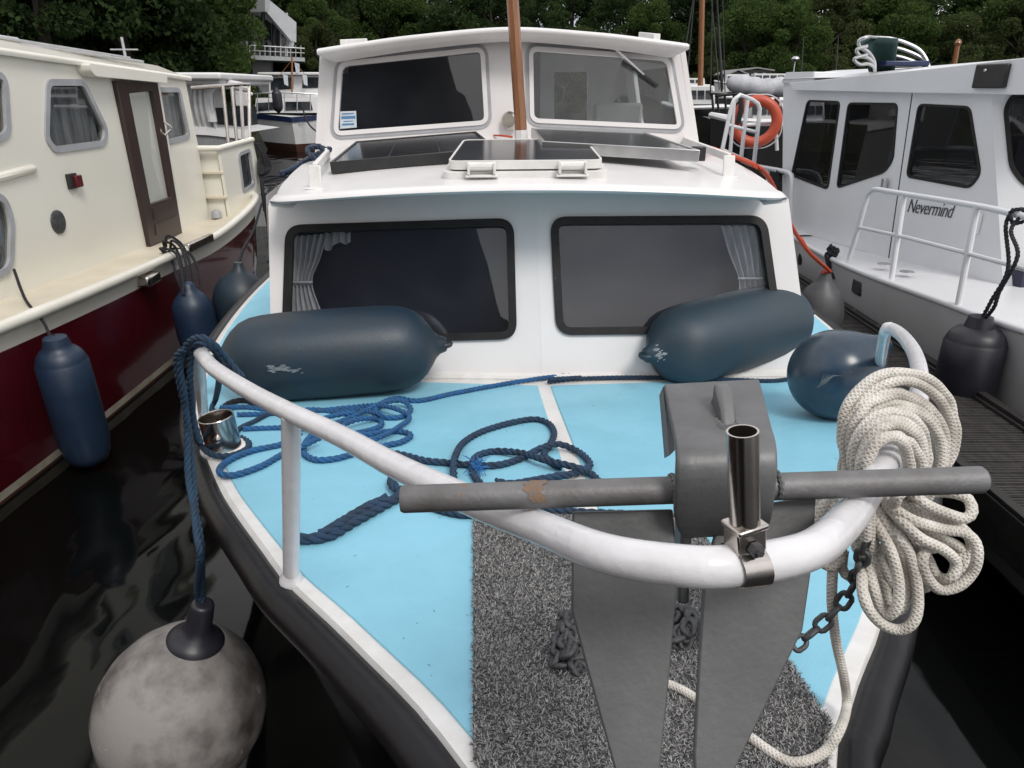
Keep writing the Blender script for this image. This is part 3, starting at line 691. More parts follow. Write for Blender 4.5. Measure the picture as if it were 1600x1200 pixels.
# side, back and roof of the wheelhouse
ye = 6.5
for s, (bb, tt) in enumerate(((wb[0], wt[0]), (wb[1], wt[1]))):
    u_ = A3([axis(ye) - axis(yw), ye - yw, 0.0]); q = Plane(bb, u_, tt - bb); ln = np.linalg.norm(u_); h_ = (tt - bb).dot(q.v)
    lean = (tt - bb).dot(q.u)
    hole = rround([(.30, .17), (ln - .35, .17), (ln - .35, h_ - .1), (.36, h_ - .1)], .05)
    mb = MB(); mb.plate(q, [(0, 0), (ln, 0), (ln, h_), (lean, h_)], [hole], -.03, 0); obj('wheelhouse_side', mb, M['white'], boat)
    mb = MB(); mb.plate(q, inset(hole, .003), (), -.017, -.013); obj('side_window', mb, M['glass_w'], boat)
bk = [wb[0] + A3([-.08, ye - yw, 0]), wb[1] + A3([-.08, ye - yw, 0])]
QB = Plane(bk[0], bk[1] - bk[0], (0, 0, 1)); wd = np.linalg.norm(bk[1] - bk[0])
hl = QB.poly([(868, 112), (1062, 112), (1056, 196), (872, 196)])
mb = MB(); mb.plate(QB, [(0, -.3), (wd, -.3), (wd - .13, .72), (.13, .72)], [[QB.px(866, 112), QB.px(918, 112), QB.px(918, 200), QB.px(866, 200)], [QB.px(968, 150), QB.px(990, 150), QB.px(990, 190), QB.px(968, 190)]], -.03, 0); obj('wheelhouse_back', mb, M['inwhite'], boat)
mb = MB()   # things inside: seat, dash, dark sheet added to darken the left screen
mb.plate(QB.off(.9), QB.poly([(560, 88), (838, 88), (838, 222), (560, 222)]), (), -.02, 0); obj('screen_darkening_sheet', mb, M['dark'], boat)
mb = MB(); mb.box(PW.P(960, 215, -.28) + A3([0, 0, -.02]), (1.0, .4, .04)); mb.box(PW.P(985, 196, -.6), (.32, .1, .42)); obj('helm_seat', mb, M['inwhite'], boat, bevel=.02)
mb = MB()   # floor so the room is closed
mb.box((axis(5.6), 5.56, CAMZ - .62), (2.2, 1.85, .03)); obj('wheelhouse_floor', mb, M['inwhite'], boat)
mb = MB(); rows = []
rp = smooth_path([(*q, 0) for q in [(495, 79), (560, 69), (650, 57), (795, 45), (930, 53), (1010, 62), (1077, 71)]], 9)
for dy, dz, wdn in ((.14, -.058, .93), (.055, -.045, .955), (0.0, -.02, 1.0), (-.004, -.006, 1.0), (.0, .004, 1.0), (.04, .012, 1.0), (.5, .03, 1.0), (1.2, .03, 1.0), (2.2, .0, 1.0)):
    r = []
    for q in rp:
        w_ = PY(q[0], q[1], yw - .10); cx_ = PY(790, 45, yw - .10)[0]
        r.append(A3([cx_ + (w_[0] - cx_) * wdn - .05 * dy, w_[1] + dy, w_[2] + dz]))
    rows.append(r)
mb.grid(rows); obj('wheelhouse_roof', mb, M['white_roof'], boat, sharp=60)
for a, b_ in (((537, 66), (572, 64)), ((1026, 57), (1000, 54))):
    A_, B_ = PY(*a, yw + .15), PY(*b_, yw + .6)
    mb = MB(); mb.bar(A_ + A3([0, 0, -.06]), A_ + A3([0, 0, .015]), .04, .02, (0, 1, 0)); mb.bar(A_, B_, .02, .03); obj('roof_rail', mb, M['white_worn'], boat, bevel=.004)
# horn
hp = PW.P(796, 190, .05); mb = MB(); mb.lathe([(-.05, .03), (-.02, .05), (0, .052), (.015, .04)], hp, (-.4, -1, 0), 18); obj('horn', mb, M['steel'], boat)
mb = MB(); mb.tube(smooth_path([PW.P(772, 212, .01), RF(785, 212, .03), RF(800, 214, .012)], .02), .006, 6); obj('cable', mb, M['rope_orange'], boat)

# ---- bow rail
RP = [(309, 551, .40), (318, 558, .42), (336, 577, .42), (391, 612, .42), (450, 643, .425), (531, 681, .43), (616, 727, .44), (681, 758, .45), (744, 786, .46), (837, 822, .47), (944, 864, .49), (1069, 884, .50), (1144, 884, .50), (1225, 872, .495), (1278, 853, .49), (1322, 814, .48), (1352, 772, .47), (1380, 728, .46), (1412, 678, .445), (1434, 628, .43), (1437, 585, .42), (1429, 552, .42), (1412, 527, .42), (1394, 514, .42), (1384, 518, .405)]
rail_pts = smooth_path([DK(*q) for q in RP], .012)
e0 = DK(318, 652); e1 = DK(1366, 610)
full = smooth_path([e0 + (rail_pts[0] - e0) * .0 , e0 + (rail_pts[0] - e0) * .6] + [DK(*q) for q in RP] + [e1 + (rail_pts[-1] - e1) * .6, e1], .012)
RR = .0172
mb = MB(); mb.tube(full, RR, 18); rail = obj('bow_rail', mb, M['rail'], boat, sharp=60)
def on_rail(px, py):
    """nearest point of the bow rail to a pixel, with its direction"""
    r = ray(px, py); v = full - cC; d = v.dot(cF); pr = np.stack([800 + FPX * v[:, 0] / d, 600 - FPX * v.dot(cU) / d], 1)
    k = int(np.argmin(np.hypot(pr[:, 0] - px, pr[:, 1] - py))); k = min(max(k, 1), len(full) - 2)
    t = full[k + 1] - full[k - 1]; return full[k], t / np.linalg.norm(t), d[k]

s0 = DK(455, 905); s1 = on_rail(450, 650)[0] - A3([0, 0, .006])
for a, b_ in ((s0, s1), (DK(1392, 905), None)):
    if b_ is None:
        k = np.argmin(np.linalg.norm(full[:, :2] - (a[:2] + A3([.03, -.1])), axis=1) + 5 * (full[:, 2] < a[2] + .25)); b_ = full[k]
    mb = MB(); mb.tube([a, b_], [RR * .97, RR], 14); mb.lathe([(-.004, .025), (.004, .024), (.012, .019), (.02, .0172)], a, b_ - a, 14)
    obj('stanchion', mb, M['rail'], boat, sharp=50)
mb = MB(); mb.lathe([(0, .036), (.008, .03), (.02, .02)], e0, (0, 0, 1), 14); mb.lathe([(0, .036), (.008, .03), (.02, .02)], e1, (0, 0, 1), 14); obj('rail_foot', mb, M['white_worn'], boat)
# ---- flagstaff socket clamped to the bow rail
c, t, d = on_rail(1166, 882)
up = A3([-.13, .02, 1.]); up /= np.linalg.norm(up); fwd = np.cross(t, up); fwd /= np.linalg.norm(fwd)
if fwd.dot(cC - c) < 0: fwd = -fwd
tp = np.cross(up, fwd); tp /= np.linalg.norm(tp)
mb = MB(); rw = []
for k in range(17):
    a = 2 * math.pi * k / 16
    rw.append([c + t * x_ + (RR + .0025) * (math.cos(a) * up + math.sin(a) * fwd) for x_ in (-.0135, .0135)])
mb.grid(rw)
zb = .021
mb.box(c + up * .026, (.027, .02, .022), M=(tp, fwd, up)); mb.box(c + up * .038 , (.028, .026, .005), M=(tp, fwd, up))
hold = obj('flagstaff_socket', mb, M['steel'], boat, bevel=.0015); hold['label'] = 'stainless tube socket clamped on the front of the bow rail'
mb = MB(); b0 = c + up * .040; n_ = 24
T_ = .080
for r0, r1, flip in ((.0122, .0122, 0),):
    rows = [[b0 + up * z_ + r_ * (math.cos(2 * math.pi * k / n_) * tp + math.sin(2 * math.pi * k / n_) * fwd) for k in range(n_)] for z_, r_ in ((0, .0115), (0, .0122), (T_, .0122), (T_, .0106), (.02, .0104))]
    mb.grid(rows, closed=True)
obj('socket_tube', mb, M['steel'], hold)
mb = MB(); mb.lathe([(0, .0062), (.006, .0062), (.0065, .003), (.010, .003)], c + up * .022 + fwd * .011, fwd, 6); obj('clamp_bolt', mb, M['chain'], hold, sharp=20)

# ---- bollard
bb = DK(351, 700); ba = A3([-.10, -.02, 1.]); ba /= np.linalg.norm(ba)
mb = MB(); n_ = 28; X = np.cross((0, 1, 0), ba); X /= np.linalg.norm(X); Y_ = np.cross(ba, X)
rows = [[bb + ba * z_ + r_ * (math.cos(2 * math.pi * k / n_) * X + math.sin(2 * math.pi * k / n_) * Y_) for k in range(n_)] for z_, r_ in ((-.01, .056), (.0, .054), (.112, .054), (.114, .0525), (.112, .050), (.01, .049), (.009, .001))]
mb.grid(rows, closed=True); bol = obj('bollard', mb, M['steel'], boat)
mb = MB(); mb.lathe([(0, .012), (.012, .011), (.016, .005)], bb + ba * .06 + A3([.012, -.053, 0]), (.2, -1, 0), 12); mb.tube([bb + ba * .085 - X * .05, bb + ba * .085 + X * .05], .004, 6); obj('bollard_pin', mb, M['steel'], bol)
mb = MB(); mb.lathe([(-.01, .075), (.004, .074), (.008, .066)], bb, (0, 0, 1), 24); obj('bollard_plate', mb, M['white_worn'], boat)

# ---- solar panels on the roof
def panel(pts_top, th, label, mat_frame, mat_cell, cells, group=None):
    q = [A3(p) for p in pts_top]; pl = Plane(q[0], q[1] - q[0], q[3] - q[0])
    if pl.n[2] < 0: pl.n = -pl.n
    o2 = [((p - pl.o).dot(pl.u), (p - pl.o).dot(pl.v)) for p in q]
    t = thing('solar_panel', label, 'solar panel', (q[0] + q[2]) / 2 - A3([0, 0, th]))
    mb = MB(); mb.plate(pl, o2, [inset(o2, -.022)], -th, .002); obj('panel_frame', mb, mat_frame, t, bevel=.003)
    mb = MB(); mb.plate(pl, inset(o2, -.02), (), -th * .6, -.002); obj('cell_sheet', mb, mat_cell, t)
    mb = MB()
    A_, B_, C_, D_ = [A3(p) for p in inset(o2, -.03)]
    for k in range(1, cells):
        f = k / cells; a = A_ + (B_ - A_) * f; b_ = D_ + (C_ - D_) * f; d_ = (B_ - A_) / np.linalg.norm(B_ - A_) * .0011
        mb.plate(pl, [tuple(a - d_), tuple(a + d_), tuple(b_ + d_), tuple(b_ - d_)], (), -.003, -.0012)
    if cells > 1: obj('cell_seam', mb, M['chain'], t)
    return t
o_ = [RF(515, 254, .062), RF(776, 231, .062), RF(744, 205, .058), RF(556, 221, .058)]
panel(o_, .05, 'dark solar panel with black frame lying left of the mast', M['blackplastic'], M['solar'], 3)
o_ = [RF(846, 221, .08), RF(1094, 235, .10), RF(1010, 207, .09), RF(830, 200, .075)]
panel(o_, .05, 'solar panel with pale metal frame reflecting grey sky right of the mast', M['alu'], M['solar'], 1)
mb = MB(); c = RF(1092, 238, .075); mb.box(c, (.07, .03, .07)); mb.box(RF(868, 226, .05), (.10, .05, .03)); mb.box(RF(762, 231, .05), (.12, .05, .03))
one('panel_bracket', mb, M['blackplastic'], 'black plastic corner brackets holding the solar panels to the cabin roof', 'bracket') if False else None
for q, sz in (((1091, 240), (.06, .04, .062)),):
    mb = MB(); mb.box(RF(*q, .075), sz); obj('panel_bracket', mb, M['blackplastic'], boat, bevel=.004)
for q in ((880, 228), (755, 232)):
    mb = MB(); mb.box(RF(*q, .05), (.13, .05, .022)); obj('panel_bracket', mb, M['blackplastic'], boat, bevel=.004)

# ============================================================ shag mat on the foredeck
def mat_hb(Y, s):
    e = hbS(Y, s); lim = (e - .012)
    return max(.02, min(.297 if s < 0 else .25, lim))
mb = MB(); rows = []
for Y in np.linspace(.52, 1.60, 30): rows.append([A3([axis(Y) - mat_hb(Y, -1), Y, deckz(Y) + .002])] + [A3([axis(Y) + mat_hb(Y, 1) * t_ - mat_hb(Y, -1) * (1 - t_), Y, deckz(Y) + .007]) for t_ in (.01, .5, .99)] + [A3([axis(Y) + mat_hb(Y, 1), Y, deckz(Y) + .002])])
mb.grid(rows)
deckmat = thing('deck_mat', 'grey shaggy deck mat lying along the middle of the blue foredeck', 'mat', (axis(1.05), 1.05, deckz(1.05)))
obj('mat_backing', mb, M['chain'], deckmat)
def tufts(n):
    g = np.random.default_rng(5); Y = .52 + (1.605 - .52) * g.random(n)
    lo = np.array([-mat_hb(y, -1) for y in Y]); hi = np.array([mat_hb(y, 1) for y in Y])
    hb = lo + (hi - lo) * g.random(n)
    base = np.stack([axis(Y) + hb, Y, np.array([deckz(y) for y in Y]) + .005], 1)
    fl = np.stack([np.sin(base[:, 0] * 17 + 2 * np.sin(base[:, 1] * 13)), np.cos(base[:, 1] * 19 + 3 * np.sin(base[:, 0] * 11))], 1)
    a = np.arctan2(fl[:, 1], fl[:, 0]) + g.normal(0, 1.9, n)
    ln = g.uniform(.0045, .0095, n); lean = g.uniform(.3, 1.3, n)
    d = np.stack([np.cos(a) * lean, np.sin(a) * lean, np.full(n, .75)], 1); d /= np.linalg.norm(d, axis=1, keepdims=True)
    sd_ = np.stack([-np.sin(a), np.cos(a), np.zeros(n)], 1); wd_ = g.uniform(.0005, .0010, (n, 1))
    mid = base + d * ln[:, None] * .55; d2 = d.copy(); d2[:, 2] -= .55; d2 /= np.linalg.norm(d2, axis=1, keepdims=True); tip = mid + d2 * ln[:, None] * .6
    V = np.stack([base - sd_ * wd_, base + sd_ * wd_, mid + sd_ * wd_, mid - sd_ * wd_, tip + sd_ * wd_ * .5, tip - sd_ * wd_ * .5], 1).reshape(-1, 3)
    k = (np.arange(n) * 6)[:, None]; Fq = np.concatenate([k + A3([0, 1, 2, 3]), k + A3([3, 2, 4, 5])], 1).reshape(-1).astype(np.int32)
    me = bpy.data.meshes.new('pile'); me.vertices.add(len(V)); V -= WL[deckmat.name]; me.vertices.foreach_set('co', V.ravel()); me.loops.add(len(Fq)); me.loops.foreach_set('vertex_index', Fq)
    me.polygons.add(2 * n); me.polygons.foreach_set('loop_start', np.arange(2 * n, dtype=np.int32) * 4); me.polygons.foreach_set('loop_total', np.full(2 * n, 4, dtype=np.int32))
    me.materials.append(M['tuft']); me.update(calc_edges=True); o = bpy.data.objects.new('pile', me); col.objects.link(o); o.parent = deckmat; return o
tufts(130000)

mb = MB()
for k in range(80):
    x_, y_ = rng.uniform(400, 1330), rng.uniform(600, 1150) ** 1.0
    q0 = DK(x_, y_, .0015); hb_ = q0[0] - axis(q0[1])
    if abs(hb_) > hbS(q0[1], hb_) - .06 or (abs(hb_) < .3 and q0[1] < 1.62): continue
    a = rng.uniform(0, 6.28); ln = rng.uniform(.0012, .0045); d9 = A3([math.cos(a), math.sin(a), 0]) * ln
    mb.tube([q0 - d9, q0 + A3([d9[1], -d9[0], .4 * ln]) * .3, q0 + d9], [.0003, .0006, .0003], 4)
tag(obj('deck_litter', mb, M['bark']), 'tiny dark needles and crumbs scattered over the pale blue deck', 'litter', kind='stuff')
# ============================================================ anchor
rl, tl, dl = on_rail(716, 773); rr_, tr_, dr = on_rail(1367, 752)
ROD = .0138
tow = lambda q: (cC - q) / np.linalg.norm(cC - q)
def lift(q, t):
    n = A3([0, 0, 1.]) - t * t[2]; n /= np.linalg.norm(n); n2 = n * .12 + tow(q); n2 -= t * n2.dot(t); return n2 / np.linalg.norm(n2)
ra, rb = rl + tow(rl) * .03, rr_ + tow(rr_) * .03
def proj(q): v = q - cC; d = v.dot(cF); return 800 + FPX * v[0] / d, 600 - FPX * v.dot(cU) / d
for it in range(6):      # rest the stock on the near side of the rail, touching it at both crossings
    rd = (rb - ra) / np.linalg.norm(rb - ra); best = [None, None]
    for k in range(40, len(full) - 40):
        t = full[k + 1] - full[k - 1]; t = t / np.linalg.norm(t); n = np.cross(t, rd); n /= np.linalg.norm(n)
        if n.dot(cC - full[k]) < 0: n = -n
        q = full[k] + n * (RR + ROD + .001); x_, y_ = proj(q)
        lo, hi, i = (640, 860, 0) if x_ < 1000 else (1310, 1440, 1)
        if not lo < x_ < hi: continue
        e = abs(y_ - (781 - .0341 * (x_ - 626)))
        if best[i] is None or e < best[i][0]: best[i] = (e, q)
    ra, rb = best[0][1], best[1][1]
rd = (rb - ra); rl_ = np.linalg.norm(rd); rd = rd / rl_
# extend to the pixel columns of the two ends
def col_t(px):
    best = min(np.linspace(-.5, 1.5, 2001), key=lambda s: abs(800 + FPX * (ra + rd * rl_ * s - cC)[0] / (ra + rd * rl_ * s - cC).dot(cF) - px)); return ra + rd * rl_ * best
E0, E1 = col_t(626), col_t(1537)
AC = (E0 + E1) / 2
anc = thing('anchor', 'galvanised flat plate anchor hung by its stock across the bow rail', 'anchor', AC + A3([0, 0, -.5]))
mb = MB(); mb.tube([E0, E0 + (E1 - E0) * .005, E0 + (E1 - E0) * .3, E0 + (E1 - E0) * .995, E1], [ROD * .9, ROD, ROD, ROD, ROD * .82], 18); obj('stock', mb, M['galvrod'], anc)
fd = A3([0, -.42, -.80]); fd /= np.linalg.norm(fd)
FP = Plane(AC + A3([0, .012, -.012]), rd, -fd)
lf = [(895, 800), (1052, 796), (1060, 905), (1046, 1060), (1030, 1215), (1014, 1300), (992, 1300), (960, 1200), (905, 1000), (893, 955)]
rf = [(1128, 796), (1276, 776), (1270, 880), (1255, 985), (1150, 1200), (1112, 1285), (1090, 1285), (1085, 1180), (1092, 1040), (1101, 900)]
for q in (lf, rf):
    mb = MB(); mb.plate(FP, FP.poly(q), (), -.008, 0); obj('fluke', mb, M['galv_dark'], anc, bevel=.002)
# shank hangs behind, between the flukes
mb = MB(); a = FP.P(1080, 800, -.03); mb.bar(a, a + fd * .11 + A3([0, .03, 0]), .03, .012, rd); obj('shank', mb, M['galv'], anc, bevel=.003)
# crown: bent plate over the stock
rm = col_t(1128); ry = np.cross(A3([0, 0, 1.]), rd); ry /= np.linalg.norm(ry)
def AP(px, py, dy): return PY(px, py, rm[1] + dy)
prof = [((1037, 606), (1186, 598), .135), ((1043, 640), (1195, 632), .085), ((1051, 676), (1204, 668), .035), ((1055, 700), (1211, 692), -.004), ((1056, 722), (1213, 716), -.022), ((1055, 748), (1212, 742), -.026), ((1053, 800), (1206, 794), -.022), ((1058, 822), (1200, 816), -.012), ((1066, 834), (1192, 828), .0)]
mb = MB(); rows = []
for l, r, dy in prof:
    A_, B_ = AP(*l, dy), AP(*r, dy); rows.append([A_ + (B_ - A_) * t_ for t_ in np.linspace(0, 1, 7)])
fr = smooth_path  # refine along the bend
R2 = [smooth_path([rows[i][k] for i in range(len(rows))], .008) for k in range(7)]; m_ = min(len(q) for q in R2)
Rf = [[R2[k][int(round(i * (len(R2[k]) - 1) / (m_ - 1)))] for k in range(7)] for i in range(m_)]
mb.grid(Rf); cr_ = obj('crown_plate', mb, M['galv'], anc, sharp=60)
so = cr_.modifiers.new('thickness', 'SOLIDIFY'); so.thickness = .012; so.offset = 0
bv = cr_.modifiers.new('bevel', 'BEVEL'); bv.width = .003; bv.segments = 2; bv.limit_method = 'ANGLE'
mb = MB(); q0 = col_t(838)
rows = [[q0 + rd * (x_ + .0035 * math.sin(3 * a + x_ * 300) + .002 * math.sin(11 * a + x_ * 900)) + (ROD + .0006) * (math.cos(a) * A3([0, 0, 1.]) + math.sin(a) * np.cross(rd, (0, 0, 1.))) for a in np.linspace(-2.4, 1.6, 26)] for x_ in (-.010, .008)]
mb.grid(rows); obj('rust_patch', mb, M['rust'], anc)
for px_ in (1050, 1213):
    q0 = col_t(px_); mb = MB(); mb.tube([q0 + (ROD + .001) * (math.cos(a) * A3([0, 0, 1.]) + math.sin(a) * np.cross(rd, (0, 0, 1.))) + rd * .0008 * math.sin(a * 17) for a in np.linspace(-2.9, 1.8, 60)], .0026, 6); obj('weld_bead', mb, M['galv'], anc)
# side cheek on the left and the lug on top
mb = MB(); A_ = [AP(1036, 604, .135), AP(1046, 712, .02), AP(1038, 716, .05), AP(1030, 618, .15)]
mb.add([*A_, *[q + A3([.010, .02, -.004]) for q in A_]], [(0, 1, 2, 3), (7, 6, 5, 4), (0, 4, 5, 1), (1, 5, 6, 2), (2, 6, 7, 3), (3, 7, 4, 0)]); obj('cheek', mb, M['galv'], anc, sharp=20)
f0, f1 = AP(1142, 674, .03), AP(1112, 640, .10); tp = AP(1132, 600, .075); tp = tp + A3([0, 0, .0])
mb = MB(); bx = A3([.0085, .003, 0])
prf = [f0, f0 + (tp - f0) * .55 + A3([0, -.006, 0]), tp + A3([0, -.006, -.002]), tp + A3([-.003, .006, 0.0]), f1 + (tp - f1) * .5, f1]
mb.add([q - bx for q in prf] + [q + bx for q in prf], [tuple(range(6))[::-1], tuple(range(6, 12))] + [(i, (i + 1) % 6, 6 + (i + 1) % 6, 6 + i) for i in range(6)])
obj('lug', mb, M['galv'], anc, bevel=.004)
mb = MB(); mb.tube([f0 + (f1 - f0) * t_ + A3([s_ * .010, 0, .004 + .0015 * math.sin(t_ * 60)]) for s_, T9 in ((1, np.linspace(-.05, 1.05, 24)), (-1, np.linspace(1.05, -.05, 24))) for t_ in T9], .0042, 6, closed=True); obj('weld_bead', mb, M['galv'], anc)

# ============================================================ ropes
def laid(mb, P, r, pitch=None, seg=6, strands=3, fine=None):
    """three strand laid rope along P"""
    pitch = pitch or r * 6.5; P = smooth_path(P, fine or r * .9); n = len(P)
    T = np.gradient(P, axis=0); T /= np.maximum(np.linalg.norm(T, axis=1, keepdims=True), 1e-9)
    X = np.cross(T[0], (0, 0, 1.)) if abs(T[0][2]) < .9 else np.cross(T[0], (1., 0, 0)); X /= np.linalg.norm(X)
    ls = np.concatenate([[0], np.cumsum(np.linalg.norm(np.diff(P, axis=0), axis=1))]); FX = []
    for i in range(n): X = X - T[i] * X.dot(T[i]); X /= np.linalg.norm(X); FX.append(X)
    FX = A3(FX); FY = np.cross(T, FX)
    for k in range(strands):
        a = 2 * math.pi * (k / strands + ls / pitch)
        mb.tube(P + r * .52 * (np.cos(a)[:, None] * FX + np.sin(a)[:, None] * FY), r * .54, seg)
    return mb
def dpath(pts, off, wob=0.0):
    """deck path from pixels; a third number lifts the rope where it crosses another"""
    return [DK(p[0], p[1], off + (p[2] if len(p) > 2 else 0)) for p in pts]
def rope(name, label, paths, r, mat, cat='rope', group=None, off=None, lift0=0.0):
    mb = MB()
    for i, p in enumerate(paths):
        q = p if hasattr(p, 'shape') or (len(p) and hasattr(p[0], 'shape')) else dpath(p, (off or r) + lift0)
        laid(mb, q, r)
    return one(name, mb, mat, label, cat, group, sharp=80)
rope('mooring_rope', 'long blue rope along the cabin foot ending in a tangle of loops on deck', [
    [(1200, 584), (1110, 580), (1020, 579), (900, 585), (806, 597), (712, 614), (655, 626), (622, 622), (600, 628), (587, 641, .01), (600, 652), (628, 651), (642, 639), (628, 626, .018), (598, 630, .02), (562, 646, .01), (530, 660), (500, 672, .012), (480, 688), (474, 706), (492, 718), (522, 717), (556, 708), (598, 697), (626, 691), (642, 681), (632, 675), (605, 674), (575, 679, .012), (545, 676, .016), (538, 664, .02), (562, 655, .02), (590, 655), (596, 664), (575, 673), (540, 678, .016), (505, 674, .018), (478, 664, .016), (455, 660)]], .0102, M['rope_blue'])
rope('mooring_rope', 'blue rope lying across the deck below the big dark fender into the tangle', [
    [(344, 637, .012), (380, 636), (440, 641), (500, 641), (552, 636), (592, 633, .022), (622, 640, .024), (640, 652, .004), (622, 668, .01), (592, 684, .02), (560, 690, .01)],
    [(371, 648), (400, 647), (440, 645), (486, 640), (530, 643), (560, 640, .012), (595, 647, .024)],
    [(380, 670), (440, 668), (470, 665, .02), (520, 650, .02), (556, 645, .016)]], .0096, M['rope_blue'])
rope('mooring_rope', 'blue rope curled in long flat bights beside the steel bollard', [
    [(470, 676, .022), (440, 694), (395, 704), (362, 717), (344, 731), (347, 741), (368, 742), (407, 729), (442, 710), (475, 696, .02), (500, 684, .024)]], .0102, M['rope_blue'])
rope('mooring_rope', 'doubled dark blue rope end spliced thick beside the deck seam', [
    [(856, 597), (905, 592), (960, 590), (1030, 590), (1110, 592), (1200, 595), (1235, 592)], [(857, 593, .012), (885, 591, .012), (908, 590, .004)]], .0095, M['rope_dark'])
rope('mooring_rope', 'dark blue rope in open coils over the white deck seam', [
    [(600, 706), (631, 711), (666, 720), (700, 723), (728, 726), (775, 727), (812, 717), (844, 701, .012), (869, 694, .014), (890, 699), (910, 710), (922, 726), (905, 738), (870, 744), (837, 750), (800, 756), (775, 752)],
    [(712, 772), (709, 745), (711, 715, .02), (725, 691), (759, 672), (806, 659), (837, 655), (858, 662), (866, 678), (858, 697, .0), (850, 709), (862, 722), (876, 730)],
    [(752, 757), (741, 742), (738, 724), (748, 711), (775, 705), (816, 708, .012), (853, 719, .018), (895, 729, .02), (922, 739), (936, 755), (930, 775)]], .0112, M['rope_dark'])
mb = MB()
for k in range(60):
    a = DK(745 + rng.normal() * 2, 731 + rng.normal() * 4, .012 + .012 * rng.random()); mb.tube([a, a + A3(rng.normal(0, .009, 3)) + A3([0, 0, .004]), a + A3(rng.normal(0, .016, 3))], .0011, 4)
one('rope_whipping', mb, M['rope_fray'], 'frayed bright blue fibres bound on the dark rope coil', 'fray')
rope('mooring_rope', 'thick spliced dark blue rope end running from the left stanchion to the anchor stock', [
    [(452, 842), (470, 842), (494, 841), (519, 835), (541, 822), (575, 803), (600, 789), (620, 778), (627, 768, .01), (616, 760, .01), (612, 750), (620, 742), (640, 742)],
    [(500, 836, .004), (522, 824, .014), (545, 810, .008), (573, 793, .012), (596, 783, .008), (606, 777, .014)]], .0138, M['rope_dark'])
rope('mooring_rope', 'dark blue rope crossing the deck under the anchor stock', [
    [(672, 790), (690, 797), (728, 804), (775, 799), (819, 794), (853, 797), (900, 800), (960, 803), (1040, 806)]], .0112, M['rope_dark'])
rope('mooring_rope', 'black rope piece lying under the big dark fender by the rail end', [
    [(345, 650), (352, 634), (368, 627), (386, 626), (404, 634), (430, 640)]], .011, M['rope_black'])
rope('mooring_rope', 'weathered grey blue rope slanting over the deck behind the bollard', [[(362, 688), (374, 670), (398, 658), (419, 647), (440, 640)]], .009, M['rope_dark'])
# mooring line tied over the rail end, hanging down to the round buoy
_b = PD(284, 1108, 2.16); _n = PD(318, 940, 2.02) - _b; NECK = _b + _n / np.linalg.norm(_n) * 1.60 * .237
re_ = DK(*RP[1]); dre = (re_ - cC).dot(cF)
line = [PD(x, y, d_) for x, y, d_ in [(380, 590, dre + .05), (362, 570, dre + .05), (348, 553, dre + .03), (334, 538, dre), (317, 528, dre - .02), (300, 531, dre), (287, 548, dre + .03), (281, 573, dre + .06), (287, 612, dre + .1), (291, 652, dre + .16), (293, 700, dre + .17), (294, 745, dre + .16), (301, 785, dre + .12), (307, 832, dre + .06), (312, 872, dre + .05)]] + [NECK + A3([-.006, 0, .05]), NECK]
line2 = [PD(x, y, d_) for x, y, d_ in [(352, 590, dre + .08), (340, 556, dre + .06), (325, 538, dre + .035), (308, 540, dre + .03), (298, 558, dre + .05), (297, 600, dre + .1), (300, 640, dre + .17), (306, 672, dre + .20), (314, 692, dre + .21)]]
line3 = [PD(x, y, d_) for x, y, d_ in [(289, 545, dre + .02), (276, 560, dre + .05), (281, 600, dre + .1), (290, 640, dre + .14), (296, 690, dre + .18), (302, 742, dre + .18), (306, 800, dre + .12), (314, 850, dre + .09)]] + [NECK + A3([.008, 0, .05]), NECK]
rope('mooring_line', 'weathered blue line hitched over the left rail end, hanging down to the grey buoy', [line, line2, line3], .0088, M['rope_teal'])
t1 = DK(306, 684, .03); t2 = DK(326, 706, .012)
rope('mooring_rope', 'blue line wrapped round the foot of the steel bollard', [
    [line2[-2], DK(310, 690, .03), DK(326, 707, .014), DK(348, 713, .012), DK(371, 709, .010), DK(387, 700, .010), DK(388, 691, .010), DK(377, 684, .01)],
    [DK(343, 590, .22), DK(340, 610, .12), DK(336, 626, .04), DK(331, 640, .015), DK(345, 650, .012), DK(360, 655, .012)]], .0105, M['rope_teal'])

